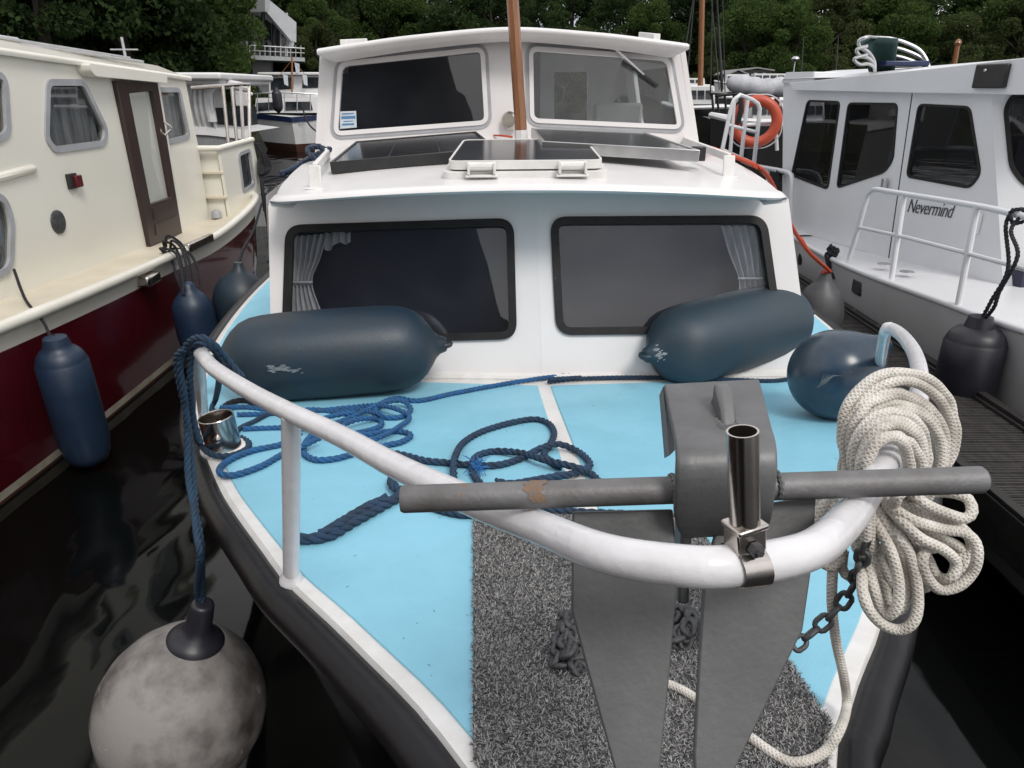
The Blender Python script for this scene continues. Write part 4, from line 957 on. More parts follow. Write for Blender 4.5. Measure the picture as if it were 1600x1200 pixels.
# ============================================================ fenders
FPROF = [(-.5, .016), (-.492, .030), (-.465, .038), (-.445, .055), (-.425, .085), (-.40, .115), (-.365, .143), (-.32, .161), (-.27, .168), (-.2, .172), (0, .174), (.2, .172), (.27, .168), (.32, .161), (.365, .143), (.40, .115), (.425, .085), (.445, .055), (.465, .038), (.492, .030), (.5, .016)]
def long_fender(name, label, c, ax, L_, Rr, mat, group=None, eyes=(1, 1), scuffs=()):
    ax = A3(ax, float); ax /= np.linalg.norm(ax)
    t = thing(name, label, 'fender', A3(c) - A3([0, 0, Rr]), group)
    mb = MB(); pr = [(q[0] * L_, q[1] / .174 * Rr) for q in FPROF]; mb.lathe(pr, c, ax, 40); obj('fender_body', mb, mat, t, sharp=70)
    for s, on in zip((-1, 1), eyes):
        if not on: continue
        e = A3(c) + ax * s * (L_ * .5 - .012); mb = MB(); X = np.cross(ax, (0, 0, 1.)); X /= np.linalg.norm(X); Z = np.cross(X, ax)
        mb.tube([e + .023 * (math.cos(a) * ax + math.sin(a) * X) for a in np.linspace(0, 2 * math.pi, 18, endpoint=False)], .012, 8, closed=True)
        mb.tube([e - ax * s * .06, e - ax * s * .022], [.045, .020], 10); obj('rope_eye', mb, mat, t, sharp=70)
    for (px, py, sx, sy, n) in scuffs:
        mb = MB()
        for k in range(n):
            q0 = A3([px + rng.normal() * sx, py + rng.normal() * sy]); r = ray(*q0)
            # hit the cylinder
            w0 = cC - A3(c); dd = r - ax * r.dot(ax); ww = w0 - ax * w0.dot(ax); a_ = dd.dot(dd); b_ = 2 * dd.dot(ww); c_ = ww.dot(ww) - (Rr * .998) ** 2; ds = b_ * b_ - 4 * a_ * c_
            if ds < 0: continue
            h = cC + r * (-b_ - math.sqrt(ds)) / (2 * a_); nn = h - A3(c); nn -= ax * nn.dot(ax); nn /= np.linalg.norm(nn); side = np.cross(nn, ax)
            pts = []; m = 7; r0 = rng.uniform(.003, .010)
            for j in range(m):
                a = 2 * math.pi * j / m; pts.append(h + nn * .0016 + (ax * math.cos(a) * 1.7 + side * math.sin(a) * .6) * r0 * rng.uniform(.5, 1.3))
            mb.add(pts, [tuple(range(m))])
        obj('scuff', mb, M['fender_scuff'], t)
    return t
cL = DK(518, 552, .172); axL = A3([1, .20, .02])
long_fender('long_fender', 'large dark blue long fender with white scuff lying against the cabin on the left', cL, axL, .93, .178, M['fender'], scuffs=((436, 576, 9, 3, 26), (466, 579, 4, 2, 4)))
cR = DK(1142, 520, .178); axR = A3([1, .48, .09])
long_fender('long_fender', 'large faded blue long fender lying against the cabin on the right', cR, axR, .92, .178, M['fender_b'], scuffs=((1030, 555, 5, 5, 14),))
# shiny ball fender
cB = DK(1304, 585, .162); rB = .162
t = thing('ball_fender', 'shiny blue ball fender resting on deck behind the right rail', 'fender', cB - A3([0, 0, rB]))
axb = A3([-.10, -.80, -.14]); axb /= np.linalg.norm(axb)
axb = A3([.62, -.1, .55]); axb /= np.linalg.norm(axb)
mb = MB(); pr = [(-rB * .98, .01)] + [(-rB * math.cos(a), rB * math.sin(a)) for a in np.linspace(.12, 2.35, 24)] + [(rB * .86, rB * .56), (rB * 1.0, rB * .40), (rB * 1.12, rB * .27), (rB * 1.22, rB * .20), (rB * 1.3, rB * .19), (rB * 1.32, .01)]
mb.lathe(pr, cB, axb, 40); obj('fender_body', mb, M['fender_ball'], t, sharp=70)
mb = MB(); v = cC - cB; v /= np.linalg.norm(v)
for k in range(7):
    dirs = PD(1282 + 4 * k, 600 - 4 * k, 1) - PD(1272, 612, 1)
    def onb(px, py):
        r = ray(px, py); w0 = cC - cB; a_ = r.dot(r); b_ = 2 * r.dot(w0); c_ = w0.dot(w0) - (rB * 1.002) ** 2; ds = b_ * b_ - 4 * a_ * c_; return cC + r * (-b_ - math.sqrt(max(ds, 0))) / (2 * a_)
    mb.tube([onb(1277 + 2.0 * k, 606 - 1 * k), onb(1284 + 3.2 * k, 596 - 1.6 * k), onb(1288 + 4.6 * k, 584 + k * .6)], [.0008, .0018, .0006], 5)
obj('crease', mb, M['fender_scuff'], t)

# hanging buoy outside the hull at lower left
cO = PD(284, 1108, 2.16); rO = .237
t = thing('round_buoy', 'big dirty grey round buoy hanging beside the black hull at the left', 'buoy', cO - A3([0, 0, rO]))
axo = PD(318, 940, 2.02) - cO; axo /= np.linalg.norm(axo)
egg = [(-1.0, .02), (-.985, .16), (-.93, .36), (-.82, .57), (-.62, .79), (-.36, .94), (-.08, 1.0), (.2, .985), (.45, .905), (.7, .76), (.9, .585), (1.05, .41), (1.14, .29)]
mb = MB(); mb.lathe([(a * rO, b_ * rO) for a, b_ in egg], cO, axo, 44); obj('buoy_body', mb, M['buoy'], t, sharp=70)
mb = MB(); mb.lathe([(1.08 * rO, .2 * rO), (1.115 * rO, .325 * rO), (1.13 * rO, .325 * rO), (1.18 * rO, .27 * rO), (1.25 * rO, .185 * rO), (1.33 * rO, .15 * rO), (1.5 * rO, .14 * rO), (1.64 * rO, .13 * rO), (1.67 * rO, .12 * rO), (1.68 * rO, .02)], cO, axo, 36); obj('buoy_neck', mb, M['fender_black'], t, sharp=70)

# ============================================================ white rope coil hung on the rail
WR = .0072
mb = MB()
rc, rt, rdp = on_rail(1400, 700)
def wr(mb, pts, r=WR): mb.tube(smooth_path([PD(*q) for q in pts], .006), r, 12)
turns = 12
for k in range(turns):      # turns wrapped over the rail, each a little further back
    j = [0, .8, 1.5, 2.3, 3.0, 3.9, 4.6, 5.4, 6.2, 6.9, 7.7, 8.5][k]
    cx_, cy_ = 1389 + 1.6 * j + rng.normal() * 5, 727 - 5.0 * j + rng.normal() * 5; rx_, ry_ = 37 + 5.9 * j + rng.normal() * 4, 46 + 5.6 * j + rng.normal() * 4
    d0 = rdp - .10 + .026 * j - .0016 * j * j; tl_ = R_(rng.normal() * 13 - 10); d0 += rng.normal() * .010; pts = []
    for a in np.linspace(214, -46, 22):
        A_ = R_(a); ex_, ey_ = rx_ * math.cos(A_), ry_ * math.sin(A_)
        x_ = cx_ + ex_ * math.cos(tl_) - ey_ * math.sin(tl_); y_ = cy_ - (ex_ * math.sin(tl_) + ey_ * math.cos(tl_))
        pts.append((x_ + rng.normal() * 1.0, y_ + rng.normal() * 1.0, d0 + .02 * math.cos(A_) - .02 * math.sin(A_) + rng.normal() * .001))
    x0, y0, dd = pts[0]; x1, y1, d1 = pts[-1]
    pts = [(x0 - 2 + 2 * k, y0 + 84 + 6 * k, dd + .05), (x0 - 3, y0 + 40, dd + .03)] + pts + [(x1 - 14, y1 + 34, d1 + .04), (x1 - 40, y1 + 74, d1 + .06)]
    wr(mb, pts)
dq = rdp - .07
for pts in (
    [(1410, 758, .03), (1432, 777, 0), (1453, 791, 0), (1484, 804, 0), (1508, 810, 0), (1519, 799, 0), (1513, 780, .01), (1492, 771, .02), (1462, 768, .05)],
    [(1375, 775, .03), (1400, 797, 0), (1430, 814, -.01), (1475, 827, 0), (1506, 832, 0), (1524, 848, 0), (1527, 872, 0), (1518, 896, .01), (1497, 916, .01), (1469, 921, .01), (1449, 903, .0), (1441, 880, -.005), (1446, 860, 0), (1460, 856, .03)],
    [(1385, 790, .02), (1412, 818, -.01), (1440, 842, -.015), (1476, 860, -.01), (1494, 880, 0), (1486, 903, 0), (1464, 902, .02), (1450, 886, .03)],
    [(1362, 800, .03), (1378, 832, .01), (1394, 866, 0), (1404, 908, 0), (1403, 942, 0), (1391, 961, .01), (1377, 951, .02), (1366, 920, .02), (1358, 880, .03), (1360, 840, .05)],
    [(1388, 806, .03), (1404, 836, .0), (1420, 864, .0), (1431, 903, 0), (1434, 948, 0), (1425, 975, 0), (1402, 984, .01), (1374, 972, .01), (1353, 944, .01), (1347, 912, .02), (1352, 880, .04), (1366, 850, .06)],
    [(1350, 830, .04), (1358, 862, .03), (1368, 892, .03), (1376, 905, .04), (1390, 890, .05), (1392, 850, .06)],
    [(1420, 800, .05), (1455, 835, .04), (1490, 850, .04), (1508, 866, .04), (1505, 890, .04), (1486, 900, .05)],
    [(1400, 800, .05), (1440, 870, .04), (1452, 905, .04), (1440, 920, .05), (1418, 905, .06)],
    [(1380, 770, .04), (1418, 792, .02), (1462, 812, .015), (1498, 822, .02), (1516, 842, .03), (1516, 862, .035), (1498, 872, .04)],
    [(1370, 790, .03), (1388, 822, .01), (1408, 856, .005), (1418, 890, .01), (1416, 930, .015), (1404, 955, .02), (1388, 940, .03), (1378, 900, .035), (1372, 850, .05)],
    [(1392, 800, .03), (1420, 832, .015), (1446, 868, .015), (1462, 898, .02), (1480, 906, .025), (1494, 896, .03)],
    [(1356, 806, .05), (1364, 850, .035), (1380, 886, .03), (1396, 912, .03), (1412, 912, .035), (1420, 880, .04), (1412, 836, .05)],
    [(1405, 775, .06), (1440, 800, .06), (1478, 815, .05), (1500, 822, .06), (1512, 836, .06)],
    [(1302, 740, .05), (1299, 780, .05), (1289, 806, .05), (1276, 824, .05), (1277, 808, .04), (1290, 782, .035), (1286, 772, .05), (1280, 790, .06)],
    [(1296, 800, .07), (1284, 840, .07), (1282, 872, .07), (1296, 886, .065), (1312, 872, .06), (1316, 830, .06), (1312, 780, .06)],
    [(1318, 860, .07), (1316, 888, .07), (1328, 902, .065), (1342, 892, .06), (1346, 860, .055), (1350, 820, .055)]):
    wr(mb, [(x, y, dq + e) for x, y, e in pts])
c1, c2 = DK(1225, 1187, .012), DK(1167, 1148, .014); cq = [DK(1081, 1087, .014), DK(1044, 1069, .014)]
tail = [PD(1305, 850, dq + .06), PD(1301, 890, dq + .07), PD(1300, 944, dq + .09), PD(1306, 1000, dq + .12), PD(1318, 1056, dq + .155), PD(1323, 1100, dq + .19), DK(1313, 1138, .045), DK(1293, 1170, .02), DK(1262, 1188, .014), c1, c2, *cq, DK(1020, 1064, .014)]
mb.tube(smooth_path(tail, .006), WR, 12)
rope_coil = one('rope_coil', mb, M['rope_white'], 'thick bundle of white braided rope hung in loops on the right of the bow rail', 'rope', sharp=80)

# ============================================================ chain
def chain(name, label, pts, ln=.032, r=.0038, jitter=0.0, off=None):
    P = smooth_path(pts, .002); ls = np.concatenate([[0], np.cumsum(np.linalg.norm(np.diff(P, axis=0), axis=1))]); pitch = ln - 2.6 * r; n = int(ls[-1] / pitch); mb = MB()
    for i in range(n):
        s = (i + .5) * pitch; k = int(np.searchsorted(ls, s)); k = min(max(k, 1), len(P) - 2); t = P[k + 1] - P[k - 1]; t /= np.linalg.norm(t)
        a = A3([0, 0, 1.]) if abs(t[2]) < .9 else A3([1., 0, 0]); X = np.cross(t, a); X /= np.linalg.norm(X); Y = np.cross(t, X)
        wq = .0082 * ln / .032
        ph = (i % 2) * math.pi / 2 + .78 + (rng.normal() * jitter); s_ = math.cos(ph) * X + math.sin(ph) * Y; h = ln / 2 - r
        loop = []
        for a in np.linspace(0, 2 * math.pi, 16, endpoint=False):
            ca, sa = math.cos(a), math.sin(a); loop.append(P[k] + t * (math.copysign(h - wq, ca) + ca * wq) + s_ * sa * wq)
        mb.tube(loop, r, 7, closed=True)
    return one(name, mb, M['chain'], label, 'chain', sharp=80)
chain('anchor_chain', 'short dark chain stretched from the anchor fluke up to the white rope coil', [PD(1240, 1012, 1.02), PD(1262, 994, 1.03), PD(1290, 970, 1.03), PD(1320, 937, 1.02), PD(1338, 905, 1.0), PD(1348, 868, .97), PD(1356, 840, .95)])
g = [(868, 1005), (884, 990), (890, 975), (880, 985, .01), (872, 1010, .008), (885, 1028), (900, 1020, .01), (905, 1000, .012), (890, 990, .014), (878, 1030), (866, 1038), (890, 1040), (908, 1035), (920, 1028), (900, 1048), (880, 1040, .01), (895, 1010, .02), (910, 1040, .014), (884, 1022, .02), (874, 965, .0), (884, 960, .0), (895, 972, .012), (900, 1002, .02)]
chain('anchor_chain', 'small heap of grey chain on the shaggy mat left of the anchor', [DK(q[0], q[1], .012 + (q[2] if len(q) > 2 else 0)) for q in g[::2]], ln=.040, r=.0056, jitter=.5)
g = [(1052, 1010), (1048, 985), (1056, 960), (1066, 970, .008), (1074, 955), (1084, 968), (1078, 985, .01), (1064, 995, .012), (1052, 1000, .01), (1060, 975, .018), (1076, 980, .018), (1088, 990), (1070, 1005), (1056, 990, .02), (1082, 960, .012), (1090, 975), (1070, 990, .02)]
chain('anchor_chain', 'heap of grey chain on the shaggy mat seen between the anchor flukes', [DK(q[0], q[1], .012 + (q[2] if len(q) > 2 else 0)) for q in g[::2]], ln=.040, r=.0056, jitter=.5)

# ============================================================ cream cruiser on the left
LX = -3.0
cream = thing('cabin_cruiser', 'cream cabin cruiser with burgundy hull and dark brown side door', 'boat', (-4.3, 5.5, 0))
GY = [-1.5, 1, 2.4, 3.6, 4.6, 5.6, 6.5, 7.2, 7.8, 8.15, 8.35]; GX = [-3.3, -2.85, -2.70, -2.65, -2.64, -2.65, -2.65, -2.65, -2.68, -2.80, -3.1]; GZ = [1.25, 1.08, 1.0, .958, .925, .90, .885, .94, 1.02, 1.05, 1.07]
gp = smooth_path([(x, y, z) for x, y, z in zip(GX, GY, GZ)], .12)
def hull_rows(gp, steps):
    return [[p + A3([dx, 0, 0]) if zrel else A3([p[0] + dx, p[1], z * (p[2] if zr2 else 1)]) for p in gp] for (dx, zrel, z, zr2) in steps]
T0 = [p.copy() for p in gp]
band = [A3([p[0] - .012, p[1], p[2] - .04]) for p in gp]; paint = [A3([p[0] - .03, p[1], p[2] - (.135 + .02 * max(0, p[1] - 6))]) for p in gp]
w1 = [A3([p[0] - .115, p[1], .075]) for p in gp]; w0 = [A3([p[0] - .125, p[1], .02]) for p in gp]; wm = [A3([p[0] - .17, p[1], -.25]) for p in gp]
mid1 = [a * .5 + b * .5 + A3([.015, 0, 0]) for a, b in zip(paint, w1)]
inn = [A3([-4.4, p[1], -.25]) for p in gp]
mb = MB(); mb.grid([T0, band, paint]); obj('bulwark', mb, M['cream'], cream, sharp=60)
mb = MB(); mb.grid([paint, mid1, w1]); obj('hull', mb, M['burgundy'], cream, sharp=60)
mb = MB(); mb.grid([w1, w0]); obj('boot_stripe', mb, M['boot'], cream)
mb = MB(); mb.grid([w0, wm, inn]); obj('hull_bottom', mb, M['antifoul'], cream)
mb = MB(); mb.tube([p + A3([.0, 0, .0]) for p in gp], .036, 12); obj('gunwale', mb, M['cream_white'], cream, sharp=60)
mb = MB(); mb.grid([[A3([p[0] - .02, p[1], p[2] + .002]) for p in gp], [A3([-2.93, p[1], p[2] + .012 if p[1] < 7 else .905]) for p in gp], [A3([-4.5, p[1], p[2] + .012 if p[1] < 7 else .905]) for p in gp]]); obj('side_deck', mb, M['cream_deck'], cream, sharp=60)
mb = MB()  # transom
mb.add([gp[-1], A3([-5.6, 8.4, 1.08]), A3([-5.5, 8.4, -.2]), wm[-1]], [(0, 1, 2, 3)]); obj('transom', mb, M['burgundy'], cream)
PL = Plane((LX, 4, .9), (0, 1, 0), (0, 0, 1))
Lp = PL.poly
zr = lambda y: 2.326 - .0425 * (y - 4.735)
YA = PL.px(309, 225)[0] + 4
w_out = [(-3.2, -.05), (YA - 4, -.05), (PL.px(313, 160)[0], PL.px(309, 225)[1]), (PL.px(288, 125)[0], zr(7.2) - .95), (-3.2, zr(.8) - .95)]
w_out = [(-3.2, -.05), (YA - 4, -.05), (YA - 4, PL.px(309, 225)[1]), PL.px(289, 124), (-3.2, zr(.8) - .93)]
winA = rround(Lp([(75, 131), (129, 131), (164, 203), (161, 222), (84, 232), (73, 216)]), .045)
winB = rround(Lp([(244, 142), (279, 142), (294, 212), (250, 223)]), .045)
winC = rround(Lp([(-30, 118), (5, 120), (10, 205), (-2, 214), (-40, 222)]), .06)
winD = rround(Lp([(-40, 300), (5, 312), (16, 345), (14, 420), (-40, 440)]), .08)
doorq = Lp([(174, 126), (240, 129), (279, 364), (229, 386)])
holes = [winA, winB, winC, winD]
mb = MB(); mb.plate(PL, w_out, [inset(h, .004) for h in holes], -.03, 0); obj('cabin_side', mb, M['cream'], cream, sharp=30)
for h, lab in zip(holes, ('slanted window between door and bow', 'window aft of the brown door', 'forward window cut by the photo edge', 'low window cut by the photo edge')):
    mb = MB(); mb.plate(PL, inset(h, -.004), (), -.018, -.012); wv = obj('side_window', mb, M['glass3'], cream); wv['label'] = lab
    mb = MB(); mb.plate(PL, inset(h, .03), [inset(h, -.012)], -.004, .012); obj('window_gasket', mb, M['gasket_grey'], wv, bevel=.004)
    c0 = np.mean(A3(h), 0); ex = np.ptp(A3(h), axis=0); rows = []
    for zt in (.56, -.56): rows.append([PL.at((c0[0] + ex[0] * .56 * k, c0[1] + ex[1] * zt), -.07 + .018 * math.sin(k * 30)) for k in np.linspace(-1, 1, 60)])
    mb = MB(); mb.grid(rows); obj('net_curtain', mb, M['netcurtain'], wv, sharp=80)
# door
mb = MB(); gq = Lp([(195, 146), (232, 142), (262, 308), (229, 319)]); mb.plate(PL, doorq, [gq], -.01, .035); door = obj('door', mb, M['brown'], cream, bevel=.004)
mb = MB(); mb.plate(PL, inset(gq, -.002), (), -.004, .004); obj('door_glass', mb, M['glass'], door)
rows = [[PL.at(((1 - k) * a[0] + k * b[0], (1 - k) * a[1] + k * b[1]), .0 - .006 + .006 * math.sin(k * 22)) for k in np.linspace(0, .62, 40)] for a, b in ((gq[0], gq[1]), (gq[3], gq[2]))]
mb = MB(); mb.grid(rows); obj('door_curtain', mb, M['canvas_w'], door, sharp=80)
for q in ([(231, 325), (264, 313), (268, 330), (234, 344)], [(235, 350), (270, 336), (273, 352), (237, 368)]):
    mb = MB(); mb.plate(PL, Lp(q), (), .03, .042); obj('door_board', mb, M['brown'], door, bevel=.003)
h0 = PL.P(249, 200, .06); mb = MB(); mb.tube(smooth_path([PL.P(250, 190, .03), PL.P(253, 200, .08), PL.P(252, 212, .03)], .01), .008, 8); obj('door_handle', mb, M['steel'], door)
mb = MB(); mb.plate(PL, Lp([(240, 128), (245, 128), (284, 362), (279, 366)]), (), -.0, .02); obj('door_stop', mb, M['cream_white'], cream)
# awning board over the door, roof, trims
mb = MB(); mb.plate(PL, rround(Lp([(117, 99), (243, 116), (243, 130), (128, 119), (121, 112)]), .02), (), .002, .10); obj('door_hood', mb, M['cream'], cream, bevel=.008)
mb = MB(); y0, y1 = .5, 7.36
ro = [(y, zr(y)) for y in np.linspace(y0, y1, 16)]
mb.grid([[A3([LX + .045 + a, y, z + b]) for y, z in ro] for a, b in ((-.06, -.035), (-.01, -.04), (.0, -.02), (-.01, .0), (-.10, .012), (-.30, .09), (-1.2, .16), (-2.2, .16))]); obj('cabin_roof', mb, M['cream_white'], cream, sharp=60)
mb = MB(); mb.add([A3([LX - .005, y1 - .02, zr(y1) - .04]), A3([LX - 2.2, y1 - .02, zr(y1) - .04]), A3([LX - 2.2, y1 - .02, .9]), A3([LX - .01, YA, .9])], [(0, 1, 2, 3)]); obj('cabin_back', mb, M['cream'], cream)
mb = MB(); mb.box((-4.2, 4.2, 1.5), (2.1, 5.5, 1.35)); obj('dark_pane_backing', mb, M['dark'], cream)  # dark box standing in for the dim cabin behind the panes
mb = MB(); mb.tube([PL.P(-60, 290, .0), PL.P(0, 277, .0), PL.P(50, 264, .0), PL.P(55, 262, .0)], [.028, .028, .028, .012], 10); obj('rubbing_strip', mb, M['cream_white'], cream)
mb = MB(); mb.box(PL.P(115, 283, .02), (.05, .075, .08)); lamp = obj('side_light', mb, M['red'], cream, bevel=.006)
mb = MB(); mb.box(PL.P(110, 283, .012), (.025, .10, .10)); obj('light_base', mb, M['blackplastic'], lamp, bevel=.004)
mb = MB(); mb.lathe([(0, .078), (.01, .076), (.018, .06), (.019, .01)], PL.P(90, 347, .0), (1, 0, 0), 24); obj('round_vent', mb, M['gasket_grey'] if False else M['chain'], cream)
mb = MB(); a, b_ = PL.P(28, 74, -.30), PL.P(246, 103, -.12); a[2] += .06; b_[2] += .03; mb.tube([a, b_], .014, 8); mb.tube([a + A3([.03, 0, .02]), b_ + A3([.04, -.3, .02])], .010, 8); mb.lathe([(-.16, .012), (-.14, .028), (.14, .028), (.16, .012)], a + A3([.02, .3, .0]), b_ - a, 10); obj('boat_hook', mb, M['alu'], cream)
mb = MB(); q = PY(197, 90, 8.2); q2 = PY(190, 58, 8.2); mb.tube([q + A3([0, 0, -.3]), q2], .014, 8); c3 = q * .45 + q2 * .55; c3 = PY(194, 76, 8.2); mb.tube([c3 + A3([-.14, 0, -.01]), c3 + A3([.14, 0, -.01])], .010, 6); obj('roof_aerial', mb, M['alu'], cream)
mb = MB(); mb.bar(A3([-3.2, 8.2, 2.1]), A3([-4.2, 8.2, 2.1]), .1, .1); obj('aerial_bracket', mb, M['cream'], cream) if False else None
# aft cockpit: steps niche, quarter panel with window, stern rail
PQ = Plane((-2.80, 7.5, .9), (.03, 1, 0), (0.0, 0, 1))
qo = [PQ.px(343, 231), PQ.px(395, 218), PQ.px(412, 298), PQ.px(361, 341)]
qw = rround(PQ.poly([(373, 243), (389, 236), (396, 286), (380, 297)]), .04)
mb = MB(); mb.plate(PQ, qo, [qw], -.03, 0); obj('quarter_panel', mb, M['cream'], cream)
mb = MB(); mb.plate(PQ, inset(qw, -.002), (), -.018, -.012); wv = obj('quarter_window', mb, M['bgglass'], cream)
mb = MB(); mb.plate(PQ, inset(qw, .03), [inset(qw, -.008)], -.003, .012); obj('window_gasket', mb, M['gasket_grey'], wv, bevel=.003)
mb = MB(); a, b_ = PQ.P(342, 232, 0), PQ.P(394, 218, 0); mb.tube([a + A3([-.9, 0, 0]), a, b_], .028, 8); obj('coaming_cap', mb, M['cream_white'], cream, sharp=60)
# niche walls and treads
nf = PQ.P(343, 231, 0)[1]
PN = PL.off(-.0)
mb = MB(); ya, yb2 = YA, PQ.P(345, 231, 0)[1]
zt = PQ.P(343, 231, 0)[2]
mb.box((-3.45, yb2 + .03, (zt + .9) / 2), (1.2, .03, zt - .9)); mb.box((-3.05 - .5, (ya + yb2) / 2, (zt + .9) / 2), (.03, yb2 - ya + .1, zt - .9)); obj('step_recess', mb, M['cream'], cream)
for py in (268, 308):
    z_ = PL.P(325, py, 0)[2]; mb = MB(); mb.box((-2.925, (ya + yb2) / 2 + .02, z_), (.24, yb2 - ya, .028)); obj('step', mb, M['cream_deck'], cream, bevel=.006)
mb = MB(); mb.lathe([(0, .05), (.05, .045), (.07, .03), (.08, .005)], A3([-2.93, (ya + yb2) / 2, .92]), (0, 0, 1), 16); obj('deck_cap', mb, M['gasket_grey'], cream)
mb = MB(); tops = []
for (x0, y0_), (x1, y1_) in (((351, 134), (360, 224)), ((365, 133), (373, 222)), ((379, 132), (383, 220)), ((392, 132), (393, 217))):
    a, b_ = PQ.P(x0, y0_, -.02), PQ.P(x1, y1_, -.02); tops.append(a); mb.tube([b_, a], .017, 8)
mb.tube([tops[0] + A3([-.3, -.02, -.02])] + tops, .018, 8); obj('stern_rail', mb, M['steel'], cream)
mb = MB(); c = gp[np.argmin(abs(gp[:, 1] - 4.98))]; q0 = PX(232, 436, -2.63); mb.box(q0, (.10, .20, .075)); obj('fairlead', mb, M['steel'], cream, bevel=.015)
a, b_ = PX(292, 388, -2.63), PX(330, 371, -2.63); mb = MB(); mb.bar(a, b_, .05, .07); obj('gunwale_plate', mb, M['steel'], cream, bevel=.01)

# fenders hanging on the cream cruiser
def hang(name, label, top, length, Rr, mat, tilt=(0, 0), style='cyl', group=None):
    ax = A3([tilt[0], tilt[1], -1.0]); ax /= np.linalg.norm(ax)
    t = thing(name, label, 'fender', A3(top) + ax * length, group); mb = MB()
    if style == 'cyl':
        pr = [(-.02, .02), (-.01, .06), (.03, .07), (.05, .075), (.065, Rr * .72), (.09, Rr * .86), (.12, Rr * .95), (.135, Rr * .965), (.14, Rr * 1.0), (.3, Rr * 1.02), (length - .16, Rr * 1.02), (length - .14, Rr * .98), (length - .09, Rr * .93), (length - .04, Rr * .75), (length - .01, Rr * .4), (length, .02)]
    elif style == 'long':
        pr = [(0, .02), (.02, .045), (.05, .05), (.09, Rr * .55), (.13, Rr * .8), (.18, Rr * .96), (.24, Rr), (length - .24, Rr), (length - .16, Rr * .93), (length - .09, Rr * .7), (length - .05, .06), (length, .03)]
    else:
        pr = [(0, .03), (.05, .045), (.08, Rr * .38), (.13, Rr * .68), (.20, Rr * .9), (.28, Rr), (.38, Rr), (length - .16, Rr * .9), (length - .08, Rr * .66), (length - .02, Rr * .3), (length, .02)]
    mb.lathe(pr, top, ax, 32); obj('fender_body', mb, mat, t, sharp=50)
    return t
f1 = PX(86, 530, -2.50)
hang('hanging_fender', 'navy cylinder fender hanging low on the burgundy hull near the left photo edge', f1, .80, .135, M['fender_navy'], (0, .07))
rope('fender_line', 'thin black line from the low window holding the navy fender', [[PL.P(14, 421, .03), A3([-2.85, 4.02, 1.06]) * 0 + PX(40, 468, -2.8), PX(66, 500, -2.62) , PX(80, 528, -2.55), f1 + A3([0, 0, .02])]], .009, M['rope_black'])
f2 = PX(292, 440, -2.42)
hang('hanging_fender', 'dark navy slim fender hanging from a bunch of black lines under the brown door', f2, .66, .15, M['fender_navy'], (.04, .02), 'long')
lines = []
for k in range(7):
    o_ = rng.normal(0, .03, 3); lines.append([PX(262, 392, -2.72) + o_ * .5, PX(258 + 2 * k, 385 - (k % 3) * 2, -2.68) + o_, PX(270 + 4 * k, 394, -2.60) + o_, PX(278 + 5 * k, 425, -2.50) + o_, PX(284 + 4.5 * k, 458, -2.44) + o_ * .4, f2 + A3([.01 * (k - 3), 0, -.05])])
rope('fender_line', 'bunch of knotted black lines over the cream gunwale beside the door', lines, .011, M['rope_black'])
f3 = PX(372, 410, -2.12)
hang('hanging_fender', 'large dark blue pear fender wedged between the burgundy hull and the blue deck', f3, .74, .215, M['fender'], (-.05, 0), 'pear')
rope('fender_line', 'black line leading up aft from the large pear fender', [[f3 + A3([0, 0, -.02]), PX(380, 390, -2.2), PX(396, 360, -2.35), PX(409, 318, -2.5)]], .012, M['rope_black'])
lines = [[PQ.P(396 + 2 * k, 224, .02), PQ.P(400 + 3.5 * k, 240 + 3 * k, .06), PQ.P(404 + 3 * k, 264, .07), PQ.P(398 + 2 * k, 272, .05), PQ.P(400 + k, 250, .03), PQ.P(401 + k, 290, .05), PQ.P(406, 330, .05)] for k in range(4)]
rope('coiled_line', 'dark blue line coiled on the stern corner of the cream cruiser', lines, .013, M['rope_black'])

# ============================================================ white cruiser on the right
nev = thing('cabin_cruiser', 'grey white cruiser on the right with tinted windows, tubular rail and lettered name', 'boat', (4.4, 6.2, 0))
wA, wB = A3([2.86, 6.95, .80]), A3([3.30, 5.10, .87])
PN = Plane(wA, wB - wA, (0, 0, 1)); Np = PN.poly
eN = smooth_path([(4.0, 1.2, 1.06), (3.45, 2.1, .99), (3.0, 3.0, .94), (2.74, 3.75, .90), (2.66, 4.6, .865), (2.60, 5.45, .83), (2.62, 6.2, .805), (2.66, 7.0, .80), (2.72, 8.2, .80), (2.85, 9.4, .82)], .12)
mb = MB(); mb.grid([eN, [p + A3([.03, 0, -.25]) for p in eN], [A3([p[0] + .10, p[1], .35]) for p in eN], [A3([p[0] + .2, p[1], -.2]) for p in eN]]); obj('hull', mb, M['nhull'], nev, sharp=60)
mb = MB(); mb.tube([p + A3([.01, 0, .0]) for p in eN], .022, 10); obj('gunwale', mb, M['nwhite'], nev, sharp=60)
mb = MB(); mb.grid([[p + A3([.01, 0, .004]) for p in eN], [A3([p[0] + 1.6, p[1] + .0, p[2] + .02]) for p in eN]]); obj('side_deck', mb, M['nwhite'], nev)
nw = [rround(Np(q), .05) for q in ([(1262, 157), (1313, 159), (1294, 296), (1237, 274)], [(1326, 161), (1403, 162), (1396, 250), (1383, 269), (1308, 294)], [(1436, 163), (1516, 167), (1533, 272), (1516, 294), (1417, 276)])]
oA = [PN.px(1222, 262), PN.px(1222, 140), PN.px(1555, 146), PN.px(1566, 330), PN.px(1560, 438)]
base = [PN.px(1560, 438), PN.px(1275, 369), PN.px(1232, 352)]
oA = [PN.px(1222, 356), PN.px(1224, 122), PN.px(1548, 140), PN.px(1568, 455)]
mb = MB(); mb.plate(PN, oA, [inset(h, .003) for h in nw], -.03, 0); obj('cabin_side', mb, M['nwhite'], nev)
